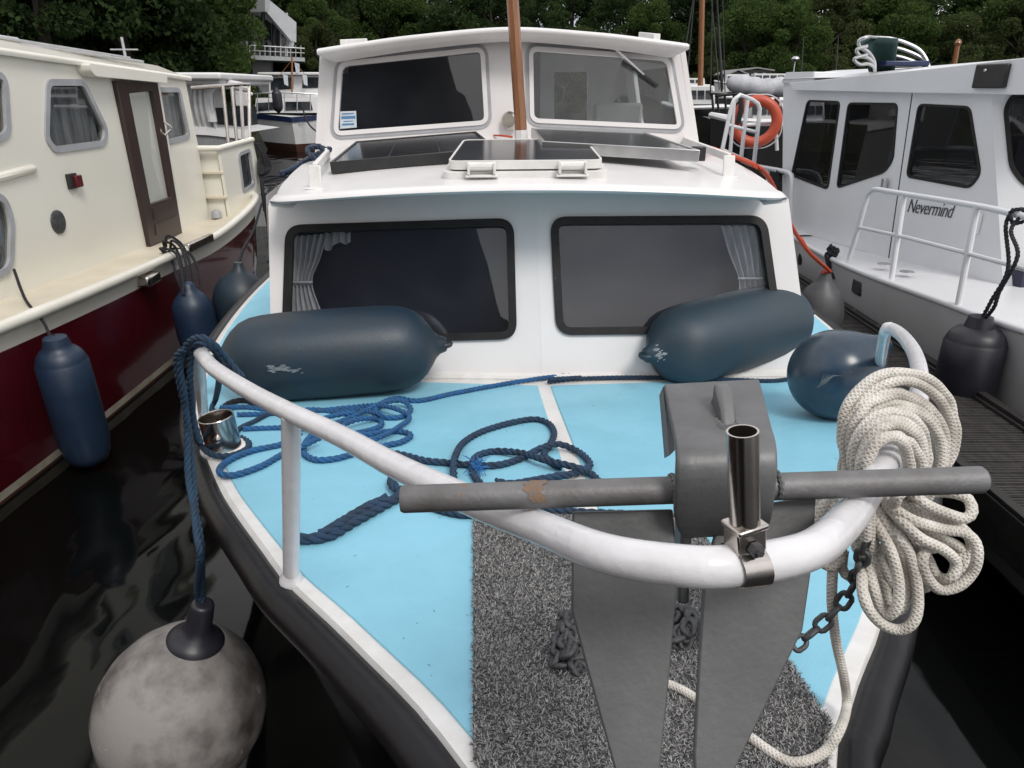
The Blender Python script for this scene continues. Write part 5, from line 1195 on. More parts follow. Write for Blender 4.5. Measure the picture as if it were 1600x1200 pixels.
for h in nw:
    mb = MB(); mb.plate(PN, inset(h, -.002), (), -.016, -.010); wv = obj('side_window', mb, M['glass2'], nev)
    mb = MB(); mb.plate(PN, inset(h, .006), [inset(h, -.012)], -.004, .008); obj('window_gasket', mb, M['gasket'], wv, bevel=.003)
# front facet with its window
fc = PN.P(1548, 140, 0); fb = PN.P(1568, 455, 0)
PFc = Plane(fb, A3([.93, -.52, 0]), fc - fb)
fwn = rround(PFc.poly([(1571, 170), (1583, 148), (1640, 146), (1650, 300), (1602, 290), (1580, 262)]), .06)
mb = MB(); mb.plate(PFc, [PFc.px(1568, 455), PFc.px(1548, 140), (1.3, PFc.px(1548, 140)[1] + .05), (1.3, -.1)], [inset(fwn, .003)], -.03, 0); obj('cabin_front', mb, M['nwhite'], nev)
mb = MB(); mb.plate(PFc, inset(fwn, -.002), (), -.016, -.01); wv = obj('front_window', mb, M['glass2'], nev)
mb = MB(); mb.plate(PFc, inset(fwn, .014), [inset(fwn, -.014)], -.004, .010); obj('window_gasket', mb, M['gasket'], wv, bevel=.003)
PF9 = PN.off(-1.55); far_holes = [[(p[0] * 1.0 + .12, p[1] * .98 + .04) for p in h] for h in nw]
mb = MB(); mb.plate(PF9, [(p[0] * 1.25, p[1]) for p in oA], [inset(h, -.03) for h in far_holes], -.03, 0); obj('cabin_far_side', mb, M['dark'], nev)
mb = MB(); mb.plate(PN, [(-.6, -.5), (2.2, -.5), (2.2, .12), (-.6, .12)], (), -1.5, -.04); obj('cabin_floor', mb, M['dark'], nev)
mb = MB(); mb.box(PN.P(1470, 250, -.7), (.5, .35, .34), rz=.23); mb.box(PN.P(1345, 262, -.9), (.5, .4, .3), rz=.23); obj('cabin_seat', mb, M['navy'], nev, bevel=.03)
mb = MB(); mb.box(PN.P(1360, 270, -.25), (.12, .12, .35), rz=.23); obj('helm_seat', mb, M['inwhite'], nev, bevel=.02); mb = MB(); mb.box(PN.P(1440, 285, -.3), (.3, .5, .16), rz=.23); obj('helm_console', mb, M['inwhite'], nev, bevel=.02)
mb = MB(); a, b_ = PN.px(1425, 146), PN.px(1388, 404); mb.plate(PN, [a, (a[0] + .008, a[1]), (b_[0] + .008, b_[1]), b_], (), 0, .003); obj('door_seam', mb, M['blackplastic'], nev)
mb = MB(); mb.box(PN.P(1386, 288, .03), (.03, .06, .10)); obj('door_handle', mb, M['alu'], nev, bevel=.01)
mb = MB(); mb.box(PN.P(1531, 349, .01), (.02, .03, .14)); obj('hinge', mb, M['nwhite'], nev, bevel=.004)
# roof and its deep fascia
q = Np([(1242, 130), (1330, 121), (1470, 107), (1600, 92), (1760, 74), (1760, 146), (1600, 148), (1560, 147), (1420, 145), (1250, 141)])
mb = MB(); mb.plate(PN, q, (), -.05, .07); obj('roof_fascia', mb, M['nwhite'], nev, bevel=.012)
mb = MB(); tp_ = [PN.P(*p, .05) for p in ((1226, 118), (1276, 116), (1330, 115), (1470, 104), (1600, 90), (1760, 72))]
mb.grid([[p + A3([.0, 0, -.03]) for p in tp_], [p + A3([.10, .02, .0]) for p in tp_], [p + A3([.6, .15, .05]) for p in tp_], [p + A3([1.5, .35, .05]) for p in tp_]]); obj('roof', mb, M['nwhite'], nev, sharp=50)
mb = MB(); pq = Np([(1223, 262), (1223, 118), (1236, 113), (1276, 112), (1276, 128), (1240, 132), (1238, 262)]); mb.plate(PN, Np([(1224, 130), (1232, 113), (1277, 112), (1276, 130)]), (), -.5, .03); obj('roof_post', mb, M['nwhite'], nev, bevel=.01)
mb = MB(); mb.box(PN.P(1565, 119, .085), (.035, .26, .15), rz=.23); nl = obj('deck_light', mb, M['blackplastic'], nev, bevel=.01)
for px in (1558, 1560): pass
mb = MB(); mb.lathe([(0, .011), (.006, .009), (.007, .001)], PN.P(1560, 110, .105), PN.n, 10); obj('light_screw', mb, M['alu'], nl)
# lettering
fcu = bpy.data.curves.new('name_lettering', 'FONT'); fcu.body = 'Nevermind'; fcu.shear = .32; fcu.extrude = .002; fcu.offset = -.0011; fcu.space_character = .93
p0, p1 = PN.P(1417, 331, .004), PN.P(1489, 341, .004)
fcu.size = 1.0; ft = bpy.data.objects.new('name_lettering', fcu); col.objects.link(ft); bpy.context.view_layer.update()
wdt = ft.dimensions.x; fcu.size = np.linalg.norm(p1 - p0) / wdt
ux = (p1 - p0) / np.linalg.norm(p1 - p0); uy = np.cross(PN.n, ux); 
if uy[2] < 0: uy = -uy
mt = Matrix(((ux[0], uy[0], PN.n[0], p0[0]), (ux[1], uy[1], PN.n[1], p0[1]), (ux[2], uy[2], PN.n[2], p0[2]), (0, 0, 0, 1)))
ft.matrix_world = mt @ Matrix.Diagonal((1, 1.42, 1, 1))
fcu.materials.append(M['ink']); bpy.context.view_layer.update()
me = bpy.data.meshes.new_from_object(ft.evaluated_get(bpy.context.evaluated_depsgraph_get())); me.transform(ft.matrix_world); bpy.data.objects.remove(ft)
me.transform(Matrix.Translation((-4.4, -6.2, 0))); lt = bpy.data.objects.new('name_lettering', me); col.objects.link(lt); lt.parent = nev
# side rail
PR = Plane((2.70, 4, .9), (-.02, 1, 0), (0, 0, 1))
mb = MB(); tr = smooth_path([PR.P(1325, 411, 0), PR.P(1342, 355, 0), PR.P(1357, 303, 0), PR.P(1366, 296, 0), PR.P(1400, 301, 0), PR.P(1527, 322, 0), PR.P(1600, 338, 0), PR.P(1700, 360, 0)], .05); mb.tube(tr, .019, 10); sr = obj('side_rail', mb, M['nwhite'], nev, sharp=60)
mb = MB(); mb.tube([PR.P(1342, 355, 0), PR.P(1420, 372, 0), PR.P(1512, 396, 0), PR.P(1600, 420, 0), PR.P(1700, 446, 0)], .014, 8); obj('rail_bar', mb, M['nwhite'], sr)
for a, b_ in (((1413, 304), (1392, 443)), ((1527, 323), (1496, 482))):
    mb = MB(); mb.tube([PR.P(*a, 0), PR.P(*b_, 0)], .019, 10); obj('rail_post', mb, M['nwhite'], sr)
PR2 = Plane((2.66, 6, .9), (0, 1, 0), (0, 0, 1))
mb = MB(); mb.tube(smooth_path([PR2.P(1160, 252, 0), PR2.P(1180, 259, 0), PR2.P(1222, 267, 0), PR2.P(1234, 271, 0), PR2.P(1238, 282, 0), PR2.P(1236, 320, 0), PR2.P(1234, 362, 0)], .05), .022, 8); mb.tube([PR2.P(1200, 265, 0), PR2.P(1198, 330, 0)], .018, 8); obj('quarter_rail', mb, M['nwhite'], nev, sharp=60)
PS = Plane((2.9, 8.3, .8), (1, .25, 0), (0, 0, 1))
mb = MB()
for P_ in ([(1128, 236), (1147, 156), (1166, 152), (1184, 162), (1187, 170), (1178, 256)], ):
    mb.tube(smooth_path([PS.P(*p, 0) for p in P_], .06), .022, 8)
mb.tube([PS.P(1147, 158, 0), PS.P(1141, 240, 0)], .02, 8); mb.tube([PS.P(1168, 156, 0), PS.P(1158, 247, 0)], .022, 8); mb.tube([PS.P(1136, 195, 0), PS.P(1180, 206, 0)], .018, 8); mb.tube([PS.P(1128, 234, 0), PS.P(1178, 256, 0)], .02, 8)
obj('boarding_gate', mb, M['nwhite'], nev)
mb = MB(); PB = Plane((3.2, 9.2, .8), (1, .1, 0), (0, 0, 1)); mb.tube([PB.P(1166, 158, 0), PB.P(1224, 156, 0)], .03, 8); mb.tube([PB.P(1160, 195, 0), PB.P(1224, 193, 0)], .022, 8); mb.tube([PB.P(1210, 156, 0), PB.P(1214, 235, 0)], .022, 8)
obj('stern_rail', mb, M['nwhite'], nev)
mb = MB(); mb.add([A3([2.86, 9.4, .84]), A3([4.6, 9.9, .84]), A3([4.6, 7.0, .84]), A3([2.7, 7.0, .82])], [(0, 1, 2, 3)]); obj('stern_deck', mb, M['nwhite'], nev)
mb = MB(); mb.box((3.5, 9.3, .55), (1.6, .06, .55)); obj('transom', mb, M['nhull'], nev)
mb = MB(); mb.lathe([(0, .055), (.008, .055), (.012, .045), (.013, .01)], PX(1251, 405, 2.67), (-1, 0, 0), 20); obj('hull_port', mb, M['blackplastic'], nev)
mb = MB(); mb.box(PX(1342, 448, 2.63), (.05, .16, .12)); hp_ = obj('hawse_plate', mb, M['gasket_grey'] if False else M['chain'], nev, bevel=.02)
for q_ in ((1344, 470), (1355, 476)):
    mb = MB(); mb.lathe([(0, .026), (.012, .022), (.014, .004)], PX(*q_, 2.66), (-1, 0, 0), 12); obj('skin_fitting', mb, M['chain'], nev)
for q_ in ((1382, 413), (1417, 425)):
    mb = MB(); c_ = PZ(*q_, .882); mb.lathe([(0, .05), (.006, .048), (.008, .03), (.009, .005)], c_, (0, 0, 1), 18); obj('deck_filler', mb, M['alu'], nev)

# lifebuoy on the stern rail
PBu = PB.off(.06); cc = PBu.P(1181, 190, 0); t = thing('lifebuoy', 'orange lifebuoy ring hung on the stern rail of the white cruiser', 'lifebuoy', cc - A3([0, 0, .34]))
Rb = np.linalg.norm(PBu.P(1181, 157, 0) - cc); mb = MB(); nrm = PBu.n * .95 + A3([-.35, 0, 0]); nrm /= np.linalg.norm(nrm); hx = np.cross((0, 0, 1.), nrm); hx /= np.linalg.norm(hx)
mb.tube([cc + Rb * (math.cos(a) * hx + math.sin(a) * A3([0, 0, 1.])) for a in np.linspace(0, 2 * math.pi, 40, endpoint=False)], .062, 12, closed=True); obj('ring', mb, M['orange'], t, sharp=80)
mb = MB(); mb.tube(smooth_path([cc + (Rb + .06 + .03 * abs(math.sin(2 * a))) * (math.cos(a) * hx + math.sin(a) * A3([0, 0, 1.])) for a in np.linspace(0, 2 * math.pi, 16, endpoint=False)], .03, True), .008, 6, closed=True); obj('grab_line', mb, M['canvas_w'], t)
mb = MB()
for dx in (-26, 30):
    q_ = PB.P(1181 + dx, 157, .02); mb.tube([q_ + A3([0, -.03, .03]), q_ + A3([.01, -.05, -.10]), q_ + A3([0, -.03, -.25])], .03, 8); 
lm = obj('lashing', mb, M['rope_black'], t)
# chair on the roof
PC = Plane((4.1, 6.6, 2.3), (1, .05, 0), (0, 0, 1))
ch = thing('garden_chair', 'chrome tube garden chair with green woven back standing on the white cruiser roof', 'chair', PC.P(1390, 112, 0))
mb = MB(); rows = []
for k in np.linspace(0, 1, 15):
    top_ = (1342 + 62 * k, 62 - 5 * math.sin(k * 3.14) - 2 * k); bot_ = (1358 + 40 * k, 112)
    rows.append([PC.P(top_[0] + (bot_[0] - top_[0]) * j, top_[1] + (bot_[1] - top_[1]) * j, -.16 * math.sin(k * 3.14)) for j in np.linspace(0, 1, 6)])
mb.grid(rows); cb_ = obj('backrest', mb, M['green_cloth'], ch, sharp=80); so = cb_.modifiers.new('thickness', 'SOLIDIFY'); so.thickness = .012
for dz_, sc in ((0, 1.0), (15, .96), (30, .9)):
    mb = MB(); pts = [(1364 + 0, 112 - dz_ * 0), (1362, 96 + dz_ * .3), (1352, 82 + dz_ * .6), (1338, 74 + dz_ * .9), (1336 - dz_ * .25, 64 + dz_ * .95), (1348, 59 + dz_ * .9)]
    P_ = [PC.P(*p, .03 + .05 * i / 5) for i, p in enumerate(pts)]
    if dz_ == 0: P_ += [PC.P(1375, 57, -.12), PC.P(1402, 58, -.13)]
    mb.tube(smooth_path(P_, .01), .014, 8)
    pts = [(1402, 58 + dz_ * .9), (1420, 64 + dz_ * .85), (1440, 76 + dz_ * .75), (1448, 92 + dz_ * .4), (1450, 112)]
    P2 = [PC.P(*p, -.13 + .04 * i) for i, p in enumerate(pts)]; mb.tube(smooth_path(P2, .01), .014, 8)
    obj('tube_frame', mb, M['alu'], ch)
mb = MB(); mb.box(PC.P(1415, 99, -.1), (.36, .3, .04)); st_ = obj('seat', mb, M['navy'], ch, bevel=.01)

# fender on the white cruiser and its ropes
f4 = PX(1533, 497, 2.60)
hang('hanging_fender', 'black cylinder fender hung by two black ropes on the white cruiser', f4, .56, .158, M['fender_black'], (0, 0), 'cyl')
kt = PR.P(1590, 338, 0)
lines = [[kt + A3([-.03, 0, .04]), kt + A3([-.05, 0, -.05]), PX(1575, 420, 2.63), PX(1549, 470, 2.60), f4 + A3([0, 0, -.02])], [kt + A3([.02, -.04, .04]), kt + A3([-.05, -.05, -.06]), PX(1590, 400, 2.60), PX(1562, 455, 2.58), PX(1553, 480, 2.585), f4 + A3([.0, -.02, -.01])],
         [kt + .04 * A3([math.cos(a), .3 * math.sin(3 * a), math.sin(a)]) for a in np.linspace(0, 13, 40)]]
rope('fender_line', 'doubled black rope knotted on the tubular rail above the black fender', lines, .011, M['rope_black'])
f5 = PX(1291, 424, 2.16)
hang('hanging_fender', 'dull grey pear fender tied with orange rope beside the white cruiser', f5, .60, .165, M['fender_grey'], (.0, .05), 'pear')
rope('orange_line', 'orange rope running from the cabin roof edge down to the grey fender', [[RF(1098, 236, .05), RF(1112, 232, .04), RF(1135, 240, .03), RF(1160, 250, .03), RF(1185, 262, .03), PD(1205, 285, 3.9), PD(1236, 352, 4.2), PD(1262, 392, 4.6), f5 + A3([0, 0, .02])],
    [PD(1250, 372, 4.45), PD(1268, 398, 4.7), f5 + A3([.02, -.02, .0]), f5 + A3([-.03, -.03, .0]), f5 + A3([0, .03, .0])]], .012, M['rope_orange'])
lines = [[PX(1300, 392, 2.62) + rng.normal(0, .025, 3) for k in range(7)] + [PX(1296, 420, 2.6), PX(1304, 435, 2.62)] for j in range(3)]
rope('fender_line', 'black knotted rope on the white gunwale behind the grey fender', lines, .014, M['rope_black'])
lines = [[PR2.P(1219, 270, 0) + rng.normal(0, .022, 3) for k in range(6)] + [PR2.P(1217, 295, .02)] for j in range(2)]
rope('fender_line', 'black knot on the quarter rail of the white cruiser', lines, .014, M['rope_black'])
a = RF(512, 240, .05); lines = [[a + A3([.0, 0, 0]), a + A3([-.05, .05, .03]), a + A3([-.10, .0, .02]), a + A3([-.05, -.04, -.02]), a + A3([.01, .0, .02]), RF(498, 240, .04), RF(480, 250, .02), RF(462, 262, .01)], [RF(500, 240, .03), RF(488, 246, .03), RF(476, 254, .015), RF(455, 266, .01), RF(440, 272, .01)]]
rope('eye_splice_rope', 'dark blue rope eye looped on the left roof grab rail', lines, .016, M['fender_navy'])

# ============================================================ finger pier
pier = thing('finger_pier', 'dark weathered plank pier between the blue deck and the white cruiser', 'pier', (2.3, 3.8, .1))
mb = MB(); zt = .5
for i in range(58):
    y = 1.0 + i * .1035
    if y > 7: break
    mb.box((2.31 + rng.normal() * .003, y, zt - .014 + rng.normal() * .0015), (.52, .094, .028))
    for g_ in range(4): mb.box((2.31, y - .034 + g_ * .0225, zt + .0015 + rng.normal() * .0002), (.518, .014, .007))
bd = obj('deck_boards', mb, M['plank'], pier, smooth=False)
for x, wd_ in ((2.025, .06), (2.60, .07)):
    mb = MB(); mb.box((x, 4.0, zt - .075), (wd_, 6.1, .20)); obj('edge_beam', mb, M['dockbeam'], pier, bevel=.006)
for x in (2.02, 2.60):
    mb = MB(); mb.box((x, 4.0, zt + .038), (.045, 6.1, .022)); obj('edge_strip', mb, M['dockbeam'], pier, bevel=.004)
mb = MB()
for i in range(14): mb.lathe([(0, .006), (.003, .005), (.0035, .001)], (2.60, 1.4 + i * .4, zt + .049), (0, 0, 1), 8); 
obj('bolt_heads', mb, M['alu'], pier)
for y in (2.2, 5.2):
    mb = MB(); mb.lathe([(-1.2, .10), (.34, .10), (.36, .08)], (2.3, y, 0), (0, 0, 1), 16); obj('pile', mb, M['dockbeam'], pier)

# ============================================================ boats and buildings in the distance
# covered boat beyond the cream cruiser
bt = thing('covered_boat', 'white boat with rolled canvas cover moored just beyond the cream cruiser', 'boat', (-5.6, 13.2, 0))
YC = 12.2
PCv = Plane((-5, YC, 1), (1, .06, 0), (0, 0, 1))
PSd = Plane((-4.85, YC, 1), (.10, 1, 0), (0, 0, 1))
mb = MB(); o_ = [PCv.px(270, 122), PCv.px(300, 116), PCv.px(388, 123), PCv.px(392, 136), PCv.px(300, 132), PCv.px(280, 145), PCv.px(270, 175)]
A_ = PCv.P(286, 130, 0); mb.box(PCv.off(-.8).P(335, 121), (1.15, 2.6, .10)); mb.box(PCv.off(-.8).P(338, 128), (1.0, 2.4, .10)); obj('coach_roof', mb, M['bgwhite'], bt, bevel=.03)
mb = MB(); mb.box(PCv.off(-.6).P(302, 165), (.52, 1.6, .75)); obj('cabin', mb, M['bgwhite'], bt, bevel=.06)
mb = MB(); rings = [(302, 128), (309, 130), (316, 128), (322, 131), (329, 130)]
for i, (x, y) in enumerate(rings):
    c_ = [(x - 2, y + 6), (x + 2, y), (x + 26, y + 2)]
mb = MB(); rows = []
for k in np.linspace(0, 1, 26):
    x_ = 302 + 34 * k; bul = 3 * abs(math.sin(k * 13)); rows.append([PCv.P(x_ + 8 * j + bul * .3, 128 + 2 * math.sin(k * 9) + (198 - 128 + 3 * k) * j - bul * (1 - j), .05 + .09 * math.sin(j * 3.14) + .02 * bul) for j in np.linspace(0, 1, 8)])
mb.grid(rows); obj('folded_cover', mb, M['canvas_w'], bt, sharp=80)
mb = MB(); mb.tube(smooth_path([PCv.P(*p, .12) for p in ((336, 190), (330, 150), (336, 133), (360, 132), (392, 138))], .05), .07, 10); obj('cover_roll', mb, M['canvas_w'], bt)
mb = MB(); mb.box(PCv.off(-1.1).P(360, 184), (.62, .9, .34)); obj('cockpit', mb, M['bgglass'], bt)
mb = MB(); mb.box(PCv.off(-.3).P(377, 152), (.20, .05, .26)); mb.tube([PCv.off(-.3).P(360, 145), PCv.off(-.3).P(395, 147)], .03, 6); obj('lifebelt_board', mb, M['bgwhite'], bt, bevel=.02)
mb = MB(); h = [PCv.P(290, 196, .1), PCv.P(330, 198, .12), PCv.P(392, 206, .05)]
mb.grid([[p + A3([0, 0, .0]) for p in h], [p + A3([0, -.02, -.12]) for p in h]]); mb.grid([h, [p + A3([0, 1.6, .0]) for p in h]]); obj('sheer_band', mb, M['bgwhite'], bt)
mb = MB(); mb.grid([[p + A3([0, .01, -.12]) for p in h], [A3([p[0] + .05, p[1] + .1, -.1]) for p in h], [A3([p[0], p[1] + 3, -.1]) for p in h]]); obj('hull', mb, M['corr'], bt)
# bow-on white boat with blue sheer band
def bowboat(cx, Y, wpx, label, name='small_cruiser', sheer=None, lettering=None):
    s = Y / 27.7
    b = thing(name, label, 'boat', (cx, Y + 2, 0)); return b
YB = 27.6; bw = thing('small_cruiser', 'white bow facing cruiser with navy band and red waterline left of the wheelhouse', 'boat', (-8.2, YB + 2, 0))
def q_(px, py, dy=0.0): return PY(px, py, YB + dy)
st0 = [q_(393, 178, 1.6), q_(430, 181, .5), q_(456, 184, 0), q_(490, 181, .6), q_(520, 178, 1.8)]
def fall(st, f, zz): c_ = st[2]; return [A3([c_[0] + (p[0] - c_[0]) * f, p[1] + (1 - f) * 1.0, zz]) for p in st]
lo_ = fall(st0, .86, .28); wl_ = fall(st0, .80, 0.0)
bandr = [p + A3([0, 0, -.16]) for p in st0]
mb = MB(); mb.grid([[p + A3([0, -.05, .02]) for p in st0], [p + A3([0, -.04, -.16]) for p in bandr and st0]]); obj('sheer_band', mb, M['navy'], bw, sharp=60)
mb = MB(); mb.grid([bandr, lo_]); obj('hull', mb, M['bgwhite'], bw, sharp=60)
mb = MB(); mb.grid([lo_, wl_, [p + A3([0, .3, -.3]) for p in wl_]]); obj('waterline_band', mb, M['antifoul'], bw)
mb = MB(); mb.grid([st0, [p + A3([0, 6, .1]) for p in st0]]); obj('deck', mb, M['bgwhite'], bw)
PB1 = Plane(q_(456, 160, 1.2), (1, 0, 0), (0, .1, 1))
w_ = [PB1.poly([(401, 161), (436, 159), (438, 171), (401, 174)]), PB1.poly([(446, 159), (486, 159), (489, 172), (446, 173)])]
mb = MB(); mb.plate(PB1, PB1.poly([(398, 176), (400, 153), (500, 152), (508, 176)]), (), -2.5, 0); obj('cabin', mb, M['bgwhite'], bw)
for k in w_: mb = MB(); mb.plate(PB1, k, (), .01, .03); obj('cabin_window', mb, M['bgglass'], bw)
PB2 = Plane(q_(460, 130, 3.2), (1, 0, 0), (0, .1, 1))
mb = MB(); mb.plate(PB2, PB2.poly([(421, 152), (420, 120), (510, 118), (512, 152)]), (), -2, 0); obj('wheelhouse', mb, M['bgwhite'], bw)
for k in ([(424, 122), (458, 121), (459, 139), (423, 141)], [(474, 121), (508, 121), (508, 137), (472, 138)]):
    mb = MB(); mb.plate(PB2, rround(PB2.poly(k), .05), (), .01, .03); obj('windscreen', mb, M['bgglass'], bw)
mb = MB(); mb.box(PB2.off(-1).P(464, 116), (2.35, 2.6, .10)); obj('roof', mb, M['bgwhite'], bw, bevel=.04)
mb = MB(); mb.tube([PB2.P(461, 148, .4), PB2.P(461, 92, .4)], .035, 6); mb.tube([PB2.P(440, 122, .4), PB2.P(461, 96, .4), PB2.P(484, 122, .4)], .012, 5); obj('mast', mb, M['varnish'], bw)
for p, mt_ in (((447, 118), 'paper'), ((477, 118), 'paper'), ((465, 100), 'paper')):
    mb = MB(); a = PB2.P(*p, .42); mb.add([a, a + A3([.18, 0, -.05]), a + A3([.16, 0, -.42]), a + A3([.02, 0, -.36])], [(0, 1, 2, 3), (3, 2, 1, 0)]); obj('pennant', mb, M['paper'], bw)
mb = MB(); mb.tube([PB1.P(398, 151, .9), PB1.P(456, 150, 1.3), PB1.P(506, 151, .9)], .025, 6)
for x in (398, 415, 432, 456, 475, 495): mb.tube([PB1.P(x, 151, .9), PB1.P(x, 178, .9)], .018, 5)
obj('bow_rail', mb, M['alu'], bw)
fcu = bpy.data.curves.new('bow_name', 'FONT'); fcu.body = 'Country Sue'; fcu.shear = .35; fcu.size = .22
ft = bpy.data.objects.new('bow_name', fcu); col.objects.link(ft); bpy.context.view_layer.update(); a, b_ = q_(447, 195, .12), q_(472, 197, .30); ux = (b_ - a) / np.linalg.norm(b_ - a); n_ = A3([ux[1], -ux[0], .25]); n_ /= np.linalg.norm(n_); uy = np.cross(n_, ux); fcu.size *= np.linalg.norm(b_ - a) / ft.dimensions.x; a = a + n_ * .10
ft.matrix_world = Matrix(((ux[0], uy[0], n_[0], a[0]), (ux[1], uy[1], n_[1], a[1]), (ux[2], uy[2], n_[2], a[2]), (0, 0, 0, 1))); fcu.materials.append(M['ink']); bpy.context.view_layer.update()
me = bpy.data.meshes.new_from_object(ft.evaluated_get(bpy.context.evaluated_depsgraph_get())); me.transform(ft.matrix_world); bpy.data.objects.remove(ft); me.transform(Matrix.Translation(-Vector(bw.location))); lt = bpy.data.objects.new('bow_name', me); col.objects.link(lt); lt.parent = bw
hang('hanging_fender', 'small black fender hung on the bow rail of the distant navy banded cruiser', PB1.P(449, 143, 1.35), .85, .17, M['fender_black'], style='long')
rope('bow_line', 'slack dark bow line of the distant navy banded cruiser', [[q_(474, 172, .3), q_(478, 186, .0), q_(488, 200, -.3), q_(505, 212, -1)]], .03, M['rope_black'])

# boathouse
bh = thing('boathouse', 'grey clad boathouse with overhanging roof and railed balcony', 'building', (-13.4, 42, 0))
YH = 40.0
def h_(px, py, dy=0.0): return PY(px, py, YH + dy)
cor = h_(414, 0, 0); 
PHf = Plane(h_(414, 30, 0), (1, .9, 0), (0, 0, 1)); PHl = Plane(h_(414, 30, 0), (-1, .6, 0), (0, 0, 1))
mb = MB(); mb.plate(PHf, PHf.poly([(414, -6), (463, 35), (463, 66), (455, 64), (416, 18)]), (), -.3, 0); mb.plate(PHl, PHl.poly([(414, -6), (414, 18), (362, 20), (362, -10)]), (), -.3, .0); obj('roof_fascia', mb, M['fascia'], bh)
mb = MB(); a = [h_(416, 17, .1), h_(456, 63, 3), h_(420, 60, 9), h_(368, 20, 4)]; mb.add(a, [(0, 1, 2, 3)]); obj('soffit', mb, M['inwhite'], bh)
PHw = Plane(h_(414, 60, 2.6), (1, .5, 0), (0, 0, 1))
mb = MB(); mb.plate(PHw, PHw.poly([(366, 10), (459, 40), (459, 88), (366, 88)]), (), -.2, 0); wl2 = obj('glass_wall', mb, M['bgglass'], bh)
mb = MB()
for x in (385, 397, 412, 425, 438, 448): mb.tube([PHw.P(x, 20, .05), PHw.P(x, 88, .05)], .05, 4)
obj('mullions', mb, M['fascia'], wl2)
mb = MB(); mb.plate(PHw, PHw.poly([(450, 45), (459, 46), (459, 76), (450, 76)]), (), .02, .1); obj('door_panel', mb, M['fascia'], bh)
PHb = Plane(h_(414, 90, 0), (1, .25, 0), (0, 0, 1))
mb = MB(); mb.plate(PHb, PHb.poly([(390, 86), (476, 90), (476, 96), (390, 93)]), (), -3, 0); obj('balcony', mb, M['fascia'], bh)
mb = MB(); mb.tube([PHb.P(390, 71, 0), PHb.P(476, 76, 0)], .035, 5); mb.tube([PHb.P(390, 79, 0), PHb.P(476, 83, 0)], .02, 5)
for x in range(390, 478, 8): mb.tube([PHb.P(x, 71, 0), PHb.P(x, 90, 0)], .025, 5)
obj('balcony_rail', mb, M['alu'], bh)
mb = MB(); mb.plate(PHb.off(-1.0), PHb.off(-1.0).poly([(394, 92), (424, 94), (424, 150), (396, 150)]), (), -2, 0); obj('lower_wall', mb, M['corr'], bh)
mb = MB(); mb.tube([h_(411, 14, .5), h_(411, 88, .5)], .10, 8); mb.tube([h_(428, 32, 1.6), h_(428, 88, 1.6)], .10, 8); obj('column', mb, M['blackplastic'], bh)

# right background: masts, covered sail, low houseboats, white boats
def simple_boat(label, Y, px0, px1, pdeck, pwl, hullmat, cabins=(), dark_band=None, name='moored_boat'):
    a, b_ = PY(px0, pdeck, Y), PY(px1, pdeck, Y); ln = abs(b_[0] - a[0]); z1 = a[2]
    t = thing(name, label, 'boat', ((a[0] + b_[0]) / 2, Y + 1, 0)); dep = min(2.6, ln * .5)
    top = [A3([a[0], Y + .5 * dep, z1 + .1]), A3([a[0] + ln * .12, Y + .12, z1 + .03]), A3([a[0] + ln * .4, Y, z1]), A3([b_[0] - .05, Y + .1, z1 + .02]), A3([b_[0], Y + dep, z1 + .02]), A3([a[0] + ln * .3, Y + dep, z1 + .02])]
    bot = [A3([p[0] + (a[0] + ln * .55 - p[0]) * .12, p[1], -.1]) for p in top]
    mb = MB(); mb.grid([top, bot], closed=True); mb.add(top, [(0, 1, 2, 3, 4, 5)]); obj('hull', mb, hullmat, t, sharp=40)
    mb = MB(); mb.tube(top + [top[0]], .05, 6); obj('gunwale', mb, M['bgwhite'], t)
    for (c0, c1, y0, y1, win) in cabins:
        P_ = Plane(PY(c0, y1, Y + .4), (1, 0, 0), (0, 0, 1)); mb = MB(); mb.plate(P_, P_.poly([(c0, y1), (c0 + 2, y0), (c1 - 1, y0), (c1, y1)]), (), -dep * .6, 0); cb2 = obj('cabin', mb, M['bgwhite'], t, bevel=.04)
        if win:
            mb = MB(); m_ = (y1 - y0) * .24; n3 = max(1, int((c1 - c0) / 12)); 
            for k in range(n3):
                u0 = c0 + 3 + (c1 - c0 - 6) * k / n3; u1 = c0 + 3 + (c1 - c0 - 6) * (k + .82) / n3; mb = MB(); mb.plate(P_, P_.poly([(u0, y1 - m_ * 1.3), (u0, y0 + m_), (u1, y0 + m_), (u1, y1 - m_ * 1.3)]), (), .005, .02); obj('cabin_window', mb, M['bgglass'], cb2)
    return t
simple_boat('black hulled boat with white cabin moored behind the wheelhouse right side', 20, 1040, 1150, 168, 200, M['hull_black'], [(1050, 1118, 134, 164, True)])
simple_boat('low dark boat seen through the stern rails behind the orange lifebuoy', 14, 1120, 1290, 190, 236, M['hull_black'], [(1172, 1290, 158, 188, True)])
simple_boat('long dark hulled boat below the silver sail cover', 24, 1080, 1240, 152, 190, M['hull_black'], [(1150, 1235, 136, 150, True)])
simple_boat('pale distant cruiser left of the orange mast', 40, 1060, 1112, 134, 150, M['bgwhite'], [(1072, 1102, 122, 133, True)])
simple_boat('distant white cruiser right of the orange mast', 38, 1120, 1180, 130, 148, M['bgwhite'], [(1134, 1172, 116, 129, True)])
simple_boat('distant white motor boat beside the dark houseboat', 44, 1170, 1245, 127, 140, M['bgwhite'], [(1178, 1230, 115, 126, True)])
sb = thing('sailing_boat', 'sailing boat with tall orange brown mast and rigging behind the white cruiser stern', 'boat', (7.6, 30, 0))
mb = MB(); Ys = 30; a = PY(1094, 150, Ys); mb.tube([a, PY(1098, -40, Ys)], .105, 8); obj('mast', mb, M['varnish'], sb)
mb = MB()
